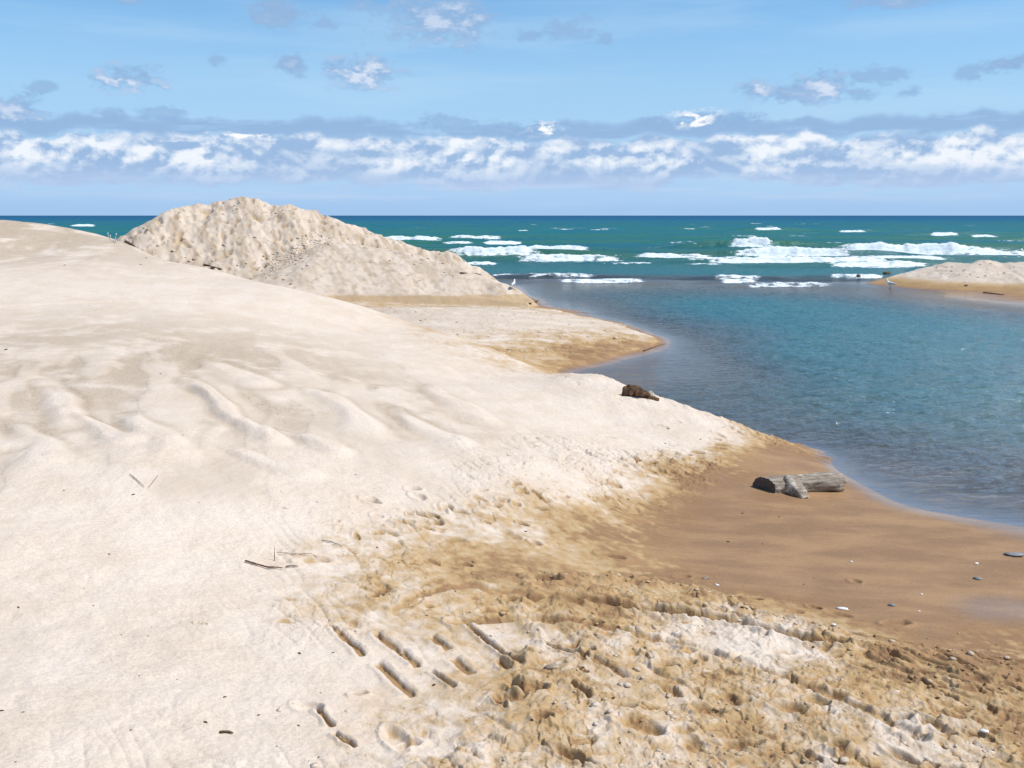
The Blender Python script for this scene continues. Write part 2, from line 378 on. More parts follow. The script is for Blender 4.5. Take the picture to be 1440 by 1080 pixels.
for g in ((1267, 925, 1358, 960, .014), (1323, 925, 1374, 948, .014), (1375, 925, 1418, 941, .014), (1395, 955, 1435, 966, .014), (1150, 905, 1180, 918, .02),
          (1425, 928, 1475, 945, .014), (1010, 868, 1060, 885, .012), (1240, 940, 1300, 965, .013), (1215, 915, 1262, 935, .013), (1330, 965, 1385, 985, .013), (1410, 975, 1460, 990, .013), (1290, 975, 1345, 1000, .013)):
    groove(*g[:4], w=g[4] * 1.3, dep=.022, zz=.22, dark=.5)

def dimple(px, py, z0, la, lb, ang, dep, dark=.3):
    global zf, wf
    a = W(px, py, z=z0)
    i = np.nonzero((np.abs(xf - a[0]) < la * 3) & (np.abs(yf - a[1]) < la * 3))[0]
    dx = xf[i] - a[0]; dy = yf[i] - a[1]
    c, s = math.cos(ang), math.sin(ang)
    p = (dx * c + dy * s) / la; q = (-dx * s + dy * c) / lb
    rr = np.sqrt(p * p + q * q) + .12 * perlin(xf[i] * 18, yf[i] * 18, 12)
    hole = 1 - sstep(.55, 1.05, rr)
    rim = np.exp(-((rr - 1.2) / .22) ** 2)
    zf[i] += -dep * hole + dep * .45 * rim * (1 if dep > 0 else 0)
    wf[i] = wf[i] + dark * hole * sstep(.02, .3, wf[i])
for px, py, la, lb in ((282, 871, .035, .012), (460, 882, .05, .03), (1335, 1010, .10, .06), (900, 1030, .12, .07), (1270, 1015, .05, .03), (1300, 950, .05, .04),
                       (1150, 905, .06, .03), (600, 735, .06, .03), (735, 738, .05, .03), (1110, 1000, .08, .05), (1210, 940, .07, .04),
                       (745, 975, .09, .06), (860, 780, .1, .05), (640, 760, .1, .04)):
    zz = float(sample(HV, *[np.array([t]) for t in W(px, py, z=.35)[:2]])[0])
    dimple(px, py, max(zz, .1), la, lb, random.uniform(-.6, .6), .028, .4)
for n in range(150):
    px = random.uniform(430, 1500); py = random.uniform(700, 1100)
    w_ = W(px, py, z=.35); rv = float(sample(ROUV, np.array([w_[0]]), np.array([w_[1]]))[0])
    if random.random() > rv + .05: continue
    dimple(px, py, .35, random.uniform(.03, .11), random.uniform(.02, .05), random.uniform(-1.2, .6), random.uniform(.012, .032), .3)
# footprints up the middle of the bank's foot
for n in range(38):
    t = random.random(); px = 520 + t * 540 + random.uniform(-25, 25); py = 742 - t * 130 + random.gauss(0, 22)
    w_ = W(px, py, z=.35); zz = float(sample(HV, np.array([w_[0]]), np.array([w_[1]]))[0])
    dimple(px, py, max(zz, .1), random.uniform(.04, .10), random.uniform(.025, .05), random.uniform(-.9, .3), random.uniform(.012, .028), .4)
    i = None

# wheel ruts sweeping round the edge of the churned ground
def rut(pts, w, dep, zz=.25, ridge=.5, dk=.3):
    global zf, wf
    Q = [W(p[0], p[1], z=zz) for p in pts]
    i = np.nonzero((rad < 9) & (yf < max(q[1] for q in Q) + .5) & (yf > min(q[1] for q in Q) - .5) & (xf > min(q[0] for q in Q) - .3) & (xf < max(q[0] for q in Q) + .3))[0]
    best = np.full(len(i), 9.0)
    for a, b in zip(Q[:-1], Q[1:]):
        t, s, L = dist_line(xf[i], yf[i], a, b)
        tt = np.clip(t, 0, 1)
        best = np.minimum(best, np.hypot(xf[i] - a[0] - tt * (b[0] - a[0]), yf[i] - a[1] - tt * (b[1] - a[1])))
    best = best + .02 * perlin(xf[i] * 12, yf[i] * 12, 3)
    core = 1 - sstep(w * .5, w, best)
    edge = np.exp(-((best - w * 1.25) / (w * .35)) ** 2)
    zf[i] += -dep * core + dep * ridge * edge * (.6 + .8 * np.abs(perlin(xf[i] * 14, yf[i] * 14, 5)))
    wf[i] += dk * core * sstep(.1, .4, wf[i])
rut(((720, 868), (830, 862), (930, 872), (1020, 880), (1100, 898), (1180, 912)), .055, .042, ridge=.6, dk=.45)
rut(((640, 905), (740, 895), (860, 905), (980, 930), (1090, 965), (1200, 1010), (1290, 1060)), .05, .022, ridge=.5, dk=.25)
rut(((1040, 864), (1150, 882), (1260, 905), (1330, 918), (1440, 932), (1600, 950)), .04, .024, zz=.2, ridge=.6)
rut(((560, 900), (600, 868), (660, 850), (740, 858)), .05, .012)

# crumbly shoulder along the shore edge of the churn (raised lip)
lip = np.exp(-((sd - .10) / .09) ** 2) * sstep(-.05, .1, xf - W(720, 840, z=.2)[0]) * (rad < 12) * (1 - sstep(1.45, 2.0, xf))
zf += lip * .040 * (.5 + np.clip(perlin(xf * 9, yf * 9, 33), -.4, 1) + .5 * np.abs(perlin(xf * 22, yf * 22, 34)))

# low cut at the water's edge of the spit and the beach
cut = sstep(0, 1, (zf - .045) / .02) * .03
spit = (rad > 14.5) & (rad < 26)
zf = np.where(spit, zf + cut * sstep(.0, .05, base0) - .015, zf)

# the pile of dredged sand and the low pile across the river
m = pile(xf, yf, MOUND)
mm = (m > -1) & (rad > 22)
n1 = fbm(xf * 1.1, yf * 1.1, 200, 4); n2 = fbm(xf * 3.5, yf * 3.5, 201, 3)
md1, md2, mrn = worley(xf[mm] * 3.4, yf[mm] * 3.4, 204)
mcl = np.zeros_like(zf); mcl[mm] = np.clip(1 - md1 / .5, 0, 1) ** .7 * (mrn > .55) * mrn
fo = np.full(zf.shape, -9.0); fo[mm] = sdf_poly(xf[mm], yf[mm], FOOT)
lobe = pile(xf, yf, MOUND[-4:]) >= pile(xf, yf, MOUND[:-4]) - .02
rill = fbm(xf * 2.6 + yf * 1.2, yf * .7, 205, 3)
hgt = sstep(.5, 1.5, m)
m = m + np.where(lobe, .05 * n1 + .03 * n2, .12 * n1 * hgt + .04 * n1 + .025 * n2 + .05 * rill * hgt + .07 * mcl * sstep(-.2, .3, n1) + (.02 + .06 * sstep(-.3, .3, fbm(xf * .9, yf * 1.3, 211, 2))) * fbm(xf * 5, yf * 5, 209, 5) - .05 * sstep(.25, .5, fbm(xf * 4.2, yf * 4.2, 210, 2)))
m = m - (~lobe) * .10 * sstep(.2, .5, fbm(xf * 2.2, yf * 2.2, 206, 2))
apr = .34 + .02 * n2
tipx = W(745, 425, z=.1)[0]
apr = apr * (1 - .55 * sstep(-2.5, .3, xf - tipx))
m = np.maximum(m, apr)
m = np.minimum(m, .03 + np.clip(fo, -1, 9) * .8)
m = np.where(fo > -.5, m, -9)
is_m = (m > zf + .01) & mm
nm = fbm(xf * 7 + yf * 3, yf * 4, 208, 3)
wf = np.where(is_m, np.where(lobe, .10 + .15 * sstep(-.1, .4, nm), .04 + .14 * sstep(-.15, .35, n2 + .3 * rill) + .14 * sstep(0, .4, nm)), wf)
coarse = np.where(is_m, .22 + .50 * sstep(-.15, .3, rill + .4 * nm) + .22 * sstep(.0, .3, n1) * (~lobe), coarse)
low = (1 - sstep(.30, .36, m + .03 * n2)) * is_m
wf = np.where(is_m, np.maximum(wf, low * .52), wf)
coarse = np.clip(coarse + is_m * .5 * sstep(.1, .45, fbm(xf * 4.2, yf * 4.2, 210, 2)), 0, 1.2)
wf = np.where(is_m & ~lobe, wf + .22 * sstep(.22, .45, fbm(xf * 4.2, yf * 4.2, 210, 2)) + .35 * sstep(.25, .5, fbm(xf * 2.2, yf * 2.2, 206, 2)), wf)
zf = np.where(is_m, m, zf)
g = pile(xf, yf, ISLE)
g = g + (.05 * n1 + .05 * n2) * sstep(.15, .4, g)
gm = (g > -.3) & (rad > 26) & (xf > 10)
gd = np.zeros_like(zf)
g = np.minimum(g, .30 + .7 * sstep(.3, .6, g) * g + 0 * g) if False else g
is_i = gm & (g > zf)
wf = np.where(is_i, .75 * (1 - sstep(.12, .40, g + .08 * n1)) + .05, wf)
zf = np.where(is_i, g, zf)
rg_lab = np.where(is_m, 1, np.where(is_i, 2, 0))

# wet by the water's edge
edge = 1 - sstep(.02, .10 + .03 * w1, zf)
wf = np.maximum(wf, edge * 1.15)
wf = np.clip(wf, 0, 1.25)
sheen = (1 - sstep(.004, .035 + .012 * w1, zf))
sheen = np.clip(sheen + .12 * sstep(.95, 1.1, wf) * (1 - churn), 0, 1)
# damp strip lower right shows a film of water
film = sdf_poly(xf, yf, [W(p[0], p[1], z=.06) for p in ((1330, 860), (1390, 835), (1440, 835), (1600, 850), (1600, 900), (1440, 890), (1360, 885))])
sheen = np.maximum(sheen, sstep(-.2, .25, film + .3 * w1) * .75)

z[idx_fine] = zf
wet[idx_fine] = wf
RGH = np.zeros_like(z); RGH[idx_fine] = ROUF
COARSE = np.zeros_like(z); COARSE[idx_fine] = coarse
SHEEN = np.zeros_like(z); SHEEN[idx_fine] = sheen
LAB = np.zeros(z.shape, np.int8); LAB[idx_fine] = rg_lab
ZG = z.reshape(NR_, NC_); WG = wet.reshape(NR_, NC_)

def gidx(px_, py_):
    t = math.atan2(px_, py_); rr = math.hypot(px_, py_)
    j = (t + .585) / 1.17 * (NT - 1); j = min(max(j, 0), NT - 1.01)
    i = np.interp(rr, RR, np.arange(len(RR))); i = min(i, len(RR) - 1.01)
    return i, j
def ground(px_, py_, A=None):
    A = ZG if A is None else A
    i, j = gidx(px_, py_); a, b = i - int(i), j - int(j); i = int(i); j = int(j)
    return float((A[i, j] * (1 - b) + A[i, j + 1] * b) * (1 - a) + (A[i + 1, j] * (1 - b) + A[i + 1, j + 1] * b) * a)
def hit(px, py):
    """where the line of sight through this photo pixel meets the sand"""
    b = -(py - 540) / F; a = (px - 720) / F
    dy, dz = CP + b * SP, -SP + b * CP
    t = 3.2
    while t < 60:
        X_, Y_, Z_ = a * t, dy * t, H + dz * t
        g_ = ground(X_, Y_)
        if Z_ <= g_: return (X_, Y_, g_)
        t += max((Z_ - g_) * .3, .004)
    return (X_, Y_, max(ground(X_, Y_), 0))

# ------------------------------------------------------------------ mesh builders
def np_mesh(name, V, Q, mat, attrs=None, smooth=True):
    me = bpy.data.meshes.new(name)
    V = np.asarray(V, np.float32); Q = np.asarray(Q, np.int32)
    k = Q.shape[1]
    me.vertices.add(len(V)); me.vertices.foreach_set('co', V.ravel())
    me.loops.add(Q.size); me.loops.foreach_set('vertex_index', Q.ravel())
    me.polygons.add(len(Q)); me.polygons.foreach_set('loop_start', np.arange(0, Q.size, k, dtype=np.int32))
    me.polygons.foreach_set('use_smooth', np.full(len(Q), smooth))
    me.update(calc_edges=True)
    for n_, arr in (attrs or {}).items():
        at = me.attributes.new(n_, 'FLOAT', 'POINT'); at.data.foreach_set('value', np.asarray(arr, np.float32))
    o = bpy.data.objects.new(name, me); COL.objects.link(o)
    if mat: me.materials.append(mat)
    return o

def grid_quads(nr, nc, wrap):
    jj = np.arange(nc if wrap else nc - 1)
    ii = np.arange(nr - 1)
    I, J = np.meshgrid(ii, jj, indexing='ij')
    J2 = (J + 1) % nc
    return np.stack([I * nc + J, I * nc + J2, (I + 1) * nc + J2, (I + 1) * nc + J], -1).reshape(-1, 4)[:, ::-1]

def tag(o, label=None, cat=None, group=None, kind=None):
    if label: o['label'] = label
    if cat: o['category'] = cat
    if group: o['group'] = group
    if kind: o['kind'] = kind
    return o

# ------------------------------------------------------------------ node helpers
class NT_:
    def __init__(s, tree): s.t = tree
    def n(s, typ, **kw):
        nd = s.t.nodes.new(typ)
        for k_, v_ in kw.items(): setattr(nd, k_, v_)
        return nd
    def put(s, sock, v):
        if v is None: return
        if isinstance(v, bpy.types.NodeSocket): s.t.links.new(v, sock)
        else: sock.default_value = v
    def m(s, op, a, b=None, c=None, clamp=False):
        nd = s.n('ShaderNodeMath', operation=op); nd.use_clamp = clamp
        s.put(nd.inputs[0], a)
        if b is not None: s.put(nd.inputs[1], b)
        if c is not None: s.put(nd.inputs[2], c)
        return nd.outputs[0]
    def ss(s, x_, a, b, lo=0., hi=1.):
        nd = s.n('ShaderNodeMapRange', interpolation_type='SMOOTHSTEP')
        s.put(nd.inputs[0], x_); nd.inputs[1].default_value = a; nd.inputs[2].default_value = b
        nd.inputs[3].default_value = lo; nd.inputs[4].default_value = hi
        return nd.outputs[0]
    def mix(s, f, a, b, mode='MIX'):
        nd = s.n('ShaderNodeMix', data_type='RGBA', blend_type=mode)
        s.put(nd.inputs[0], f); s.put(nd.inputs[6], a if not isinstance(a, tuple) else (*a, 1)[:4]); s.put(nd.inputs[7], b if not isinstance(b, tuple) else (*b, 1)[:4])
        return nd.outputs[2]
    def noise(s, vec, scale, det=4, rough=.5, dist=0, w=None):
        nd = s.n('ShaderNodeTexNoise'); s.put(nd.inputs['Vector'], vec)
        nd.inputs['Scale'].default_value = scale; nd.inputs['Detail'].default_value = det
        nd.inputs['Roughness'].default_value = rough; nd.inputs['Distortion'].default_value = dist
        return nd.outputs[0]
    def attr(s, name):
        return s.n('ShaderNodeAttribute', attribute_name=name).outputs['Fac']
    def vmul(s, vec, k_):
        nd = s.n('ShaderNodeVectorMath', operation='MULTIPLY'); s.put(nd.inputs[0], vec); nd.inputs[1].default_value = k_
        return nd.outputs[0]
    def comb(s, a, b, c):
        nd = s.n('ShaderNodeCombineXYZ'); s.put(nd.inputs[0], a); s.put(nd.inputs[1], b); s.put(nd.inputs[2], c)
        return nd.outputs[0]
    def bump(s, h_, strength, dist, normal=None):
        nd = s.n('ShaderNodeBump'); s.put(nd.inputs['Height'], h_); s.put(nd.inputs['Strength'], strength); nd.inputs['Distance'].default_value = dist
        if normal: s.put(nd.inputs['Normal'], normal)
        return nd.outputs[0]

def material(name):
    mt = bpy.data.materials.new(name); mt.use_nodes = True
    t = mt.node_tree; t.nodes.clear(); N = NT_(t)
    out = N.n('ShaderNodeOutputMaterial')
    return mt, N, out

DRY = (.66, .555, .455); COA = (.40, .31, .22); DAMP = (.41, .275, .138); WETC = (.298, .170, .080)
def sand_material():
    mt, N, out = material('sand')
    pos = N.n('ShaderNodeTexCoord').outputs['Object']
    wet_ = N.attr('wet'); co_ = N.attr('coarse'); sh_ = N.attr('sheen')
    g1 = N.noise(pos, 420, 2, .6); g2 = N.noise(pos, 60, 4, .6); g3 = N.noise(pos, 2.2, 5, .6); g4 = N.noise(pos, 11, 4, .55)
    w2_ = N.m('ADD', wet_, N.m('MULTIPLY', N.m('SUBTRACT', g2, .5), .30))
    w2_ = N.m('ADD', w2_, N.m('MULTIPLY', N.m('SUBTRACT', g4, .5), .16))
    dry = N.mix(N.ss(g3, .35, .7), DRY, tuple(a * b for a, b in zip(DRY, (.93, .90, .86))))
    dry = N.mix(N.m('MULTIPLY', co_, N.ss(g2, .32, .66, .35, 1.25)), dry, COA)
    damp = N.mix(N.ss(g3, .35, .65), DAMP, tuple(a * b for a, b in zip(DAMP, (1.12, 1.1, 1.05))))
    c = N.mix(N.ss(w2_, .08, .75), dry, damp)
    g5 = N.noise(N.vmul(pos, (1., 2.2, 1.)), 1.3, 5, .6)
    wetc = N.mix(N.ss(g5, .38, .66), tuple(a * b for a, b in zip(WETC, (.88, .90, .98))), tuple(a * b for a, b in zip(WETC, (1.18, 1.24, 1.30))))
    c = N.mix(N.ss(w2_, .66, .95), c, wetc)
    # individual dark and light grains
    gr = N.ss(g1, .30, .70, .84, 1.14)
    c = N.mix(1., c, N.comb(gr, gr, gr), 'MULTIPLY')
    gb = N.ss(g2, .30, .70, .90, 1.08)
    c = N.mix(1., c, N.comb(gb, gb, gb), 'MULTIPLY')
    spk = N.m('MULTIPLY', N.ss(N.noise(pos, 150, 1, .5), .70, .74), N.ss(g4, .45, .6, 0., .6))
    c = N.mix(spk, c, (.14, .10, .07))
    bs = N.n('ShaderNodeBsdfPrincipled')
    N.put(bs.inputs['Base Color'], c)
    rr_ = N.m('SUBTRACT', .95, N.m('MULTIPLY', N.ss(wet_, .85, 1.1), .25))
    rr_ = N.m('SUBTRACT', rr_, N.m('MULTIPLY', sh_, .52))
    N.put(bs.inputs['Roughness'], rr_)
    N.put(bs.inputs['Specular IOR Level'], N.m('ADD', .12, N.m('MULTIPLY', sh_, .45)))
    amp = N.m('SUBTRACT', 1., N.m('MULTIPLY', N.ss(wet_, .8, 1.1), .72))
    hh = N.m('ADD', N.m('MULTIPLY', g1, .35), N.m('MULTIPLY', g2, 1.))
    b1 = N.bump(hh, N.m('MULTIPLY', amp, .55), .006)
    b2 = N.bump(N.noise(pos, 22, 4, .6), N.m('MULTIPLY', amp, .35), .02, b1)
    b3 = N.bump(N.noise(pos, 75, 4, .6), N.m('MULTIPLY', N.attr('rough'), .45), .009, b2)
    N.put(bs.inputs['Normal'], b3)
    N.t.links.new(bs.outputs[0], out.inputs[0])
    return mt
SAND = sand_material()

V = np.stack([x, y, z], 1)
Q = grid_quads(NR_, NC_, True)
ql = LAB[Q].max(1)
def submesh(name, sel, mat):
    qs = Q[sel]; used = np.zeros(len(V), bool); used[qs.ravel()] = True
    remap = np.cumsum(used) - 1
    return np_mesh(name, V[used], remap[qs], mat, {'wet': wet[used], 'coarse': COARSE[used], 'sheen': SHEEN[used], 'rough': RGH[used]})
# close the little hole under the camera with one fan
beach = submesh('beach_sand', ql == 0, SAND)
tag(beach, 'pale dry sand bank sloping down to wet tan sand beside the river', 'beach', kind='structure')
mound = submesh('sand_mound', ql == 1, SAND)
tag(mound, 'tall crumbly mound of pale sand behind the long bank', 'sand mound', kind='structure')
isle = submesh('sandbar_island', ql == 2, SAND)
tag(isle, 'low pale sandbar across the river mouth', 'sandbar', kind='structure')
del Q, V

# ------------------------------------------------------------------ surf list (photo survey: left, right, top, bottom)
SURF = [(640, 698, 331, 337), (544, 613, 331.5, 338), (632, 656, 340, 344), (687, 724, 340, 344), (640, 750, 346, 360), (744, 821, 346, 355), (737, 866, 359, 369),
        (864, 895, 360, 364.5), (905, 995, 357, 366), (980, 1045, 362, 369), (660, 702, 362.5, 367), (664, 688, 369.5, 373.5), (747, 827, 385.5, 390.5),
        (795, 902, 392, 398), (1014, 1064, 387.5, 393.5), (1028, 1059, 394, 399), (1056, 1166, 399, 404.5), (1035, 1080, 334, 348), (1040, 1192, 348, 362),
        (1183, 1376, 342, 359), (1370, 1460, 353, 359.5), (1000, 1252, 362, 371), (1188, 1332, 359.5, 366), (1183, 1308, 369, 376.5), (1177, 1234, 386, 392),
        (1318, 1342, 327, 332), (1378, 1396, 330.5, 334), (1072, 1092, 320, 324), (1190, 1212, 323, 327), (105, 126, 316, 319), (166, 184, 341, 346),
        (1450, 1600, 345, 357), (1450, 1560, 333, 338), (560, 640, 352, 359), (500, 545, 342, 348), (700, 745, 386.5, 389)]

# ------------------------------------------------------------------ water
WAVES = []
for (x0, x1, y0, y1) in SURF:
    m_ = min(8 + .07 * (x1 - x0), 20)
    a = W(x0 - m_, y1 - .4, z=0); b = W(x1 + m_, y1 - .4, z=0)
    WAVES.append((a[0], b[0], a[1], (y1 - y0) / F * a[1] * 1.05, 1.0 if a[1] > 45 else .74))
    if a[1] > 48 and x1 - x0 > 50:
        for kk in range(int((x1 - x0) / 90) + 1):     # thin broken lines of old foam around each breaker
            xx = random.uniform(x0 - 60, x1 + 20); yy_ = y1 + random.uniform(-4, 5)
            a = W(xx, yy_, z=0); b = W(xx + random.uniform(25, 110), yy_, z=0)
            WAVES.append((a[0], b[0], a[1], random.uniform(.03, .09), random.uniform(.45, .8)))
for n in range(62):
    d_ = 88 * math.exp(random.random() * 1.6); bx = random.uniform(-.7, .7) * d_
    WAVES.append((bx, bx + random.uniform(.8, 4.5), d_, random.uniform(.06, .20), random.uniform(.35, .8)))
def swell(px_, py_):
    """ridges of the breaking waves: height, foam cover, thin green face"""
    zz = np.zeros(px_.shape, np.float32); fo_ = np.zeros(px_.shape, np.float32); cr = np.zeros(px_.shape, np.float32)
    for n, (xa_, xb_, ya_, h_, fs) in enumerate(WAVES):
        big = h_ > .2; ws = (1.0 if big else .55) * (1.0 if ya_ < 130 else 1.5)
        ext = 7 if big else 2
        i = np.nonzero((py_ > ya_ - 3.5 * ws) & (py_ < ya_ + 6 * ws) & (px_ > xa_ - ext) & (px_ < xb_ + ext))[0]
        if not len(i): continue
        X_, Y_ = px_[i], py_[i]
        yc = ya_ + .8 * ws + .7 * ws * perlin(X_ * .16 + n, X_ * 0 + n * 1.7, 5) + .18 * ws * perlin(X_ * .9, X_ * 0 + n, 6)
        dy_ = (Y_ - yc) / ws
        hm = .80 + .30 * perlin(X_ * .22 + n * 3, X_ * 0, 11) + .16 * perlin(X_ * .9 + n * 3, X_ * 0, 12) + .10 * perlin(X_ * 3.3, X_ * 0 + n, 13)
        tl_ = min(.25 * (xb_ - xa_), 2.5)
        ins = sstep(xa_ - .3, xa_ + tl_, X_) * (1 - sstep(xb_ - tl_, xb_ + .3, X_))
        ex = sstep(xa_ - ext, xa_, X_) * (1 - sstep(xb_, xb_ + ext, X_)) * .6
        pf = np.where(dy_ > 0, np.exp(-(dy_ / 2.0) ** 2), np.exp(-(dy_ / .42) ** 2))
        zz[i] = np.maximum(zz[i], h_ * 1.05 * pf * np.maximum(ins ** .5 * hm, ex))
        cover = (1 - sstep(.05, .5, dy_)) * sstep(-1.35, -.35, dy_)
        wob = .32 * perlin(X_ * .45 + n, Y_ * .5, 14) + .14 * perlin(X_ * 1.7 + n, Y_ * 1.4, 15)
        fo_[i] = np.maximum(fo_[i], fs * np.clip(cover * (ins ** .7) * (.96 + wob * (.75 if xb_ - xa_ > 7 else 1.2)), 0, 1.0))
        if big: cr[i] = np.maximum(cr[i], pf * np.maximum(ins, ex / .6))
    return zz, fo_, cr
def chop(ax_, ay_, rr_):
    sm_ = sstep(42, 75, rr_)
    return (fbm(ax_ * .05, ay_ * .13, 320, 3) * .24 + fbm(ax_ * .25, ay_ * .6, 321, 3) * .13) * sm_ * (1 - sstep(1200, 2500, rr_))
def wheight(ax_, ay_):
    ax_ = np.asarray(ax_, np.float32); ay_ = np.asarray(ay_, np.float32)
    return chop(ax_, ay_, np.hypot(ax_, ay_))
WT = np.concatenate([np.linspace(-.60, .60, 900), np.linspace(.60, math.pi, 50)[1:], np.linspace(-math.pi, -.60, 50)[1:-1]])
WR = [6.5]
while WR[-1] < 330: WR.append(WR[-1] + min(max(WR[-1] * .0028, .03), .19 if 33 < WR[-1] < 125 else .5))
while WR[-1] < 1500: WR.append(WR[-1] * 1.004)
while WR[-1] < 40000: WR.append(WR[-1] * 1.15)
WR = np.array(WR)
t2, r2 = np.meshgrid(WT, WR)
wx = (np.sin(t2) * r2).ravel().astype(np.float32); wy = (np.cos(t2) * r2).ravel().astype(np.float32); wr = r2.ravel()
k = (wr < 48) & (np.abs(t2.ravel()) < .61)
dep = np.full(wx.shape, .6)
i_ = np.interp(wr[k], RR, np.arange(len(RR))); j_ = np.clip((t2.ravel()[k] + .585) / 1.17 * (NT - 1), 0, NT - 1)
ii_, jj_ = np.minimum(i_.astype(int), NR_ - 2), np.minimum(j_.astype(int), NT - 2)
fi, fj = i_ - ii_, j_ - jj_
zt = (ZG[ii_, jj_] * (1 - fj) + ZG[ii_, jj_ + 1] * fj) * (1 - fi) + (ZG[ii_ + 1, jj_] * (1 - fj) + ZG[ii_ + 1, jj_ + 1] * fj) * fi
dep[k] = -zt
dep = dep * 1.0
deep = sstep(.01, .16, dep)
wz = np.zeros(wx.shape, np.float32)
q = wr < 60
ux = wx[q] * .94 + wy[q] * .34; uy = -wx[q] * .34 + wy[q] * .94
rip = fbm(ux * 1.5, uy * 3.6, 300, 3) * .060 + fbm(ux * 4.5 + 3, uy * 9., 310, 2) * .022
wz[q] += rip * (deep[q] * .92 + .03) * sstep(.15, .5, dep[q] + .25 + .15 * fbm(wx[q] * .3, wy[q] * .3, 330, 2))
q = (wr > 42) & (wr < 2500)
sm = sstep(42, 75, wr[q])
lng = fbm(wx[q] * .05, wy[q] * .13, 320, 3) * .24 + fbm(wx[q] * .25, wy[q] * .6, 321, 3) * .13
wz[q] += lng * sm * (1 - sstep(1200, 2500, wr[q]))
q = (wr > 28) & (wr < 520) & (np.abs(t2.ravel()) < .62)
sw, fo2, cr2 = swell(wx[q], wy[q])
sm2 = fbm(wx[q] * 2.2, wy[q] * 3, 341, 2)
wz[q] += sw + .05 * sm2 * np.clip(fo2, 0, 1)
crest = np.zeros(wx.shape, np.float32); crest[q] = cr2
foam = np.zeros(wx.shape, np.float32)
surfz = sstep(48, 58, wy[q]) * (1 - sstep(85, 120, wy[q]))
foam[q] = np.maximum(fo2, .36 * surfz * sstep(.1, .5, fbm(wx[q] * .12, wy[q] * .5, 342, 3)))
q = (wr > 60) & (wr < 500)
crest[q] = np.maximum(crest[q], sstep(.02, .15, fbm(wx[q] * .05, wy[q] * .13, 320, 3)) * .5)
# shallow film must not dip below the sand, and far water sits level
V = np.stack([wx, wy, wz], 1)
Q = grid_quads(len(WR), len(WT), True)
keep = (dep[Q].max(1) > -.04)
Q = Q[keep]
used = np.zeros(len(V), bool); used[Q.ravel()] = True; remap = np.cumsum(used) - 1

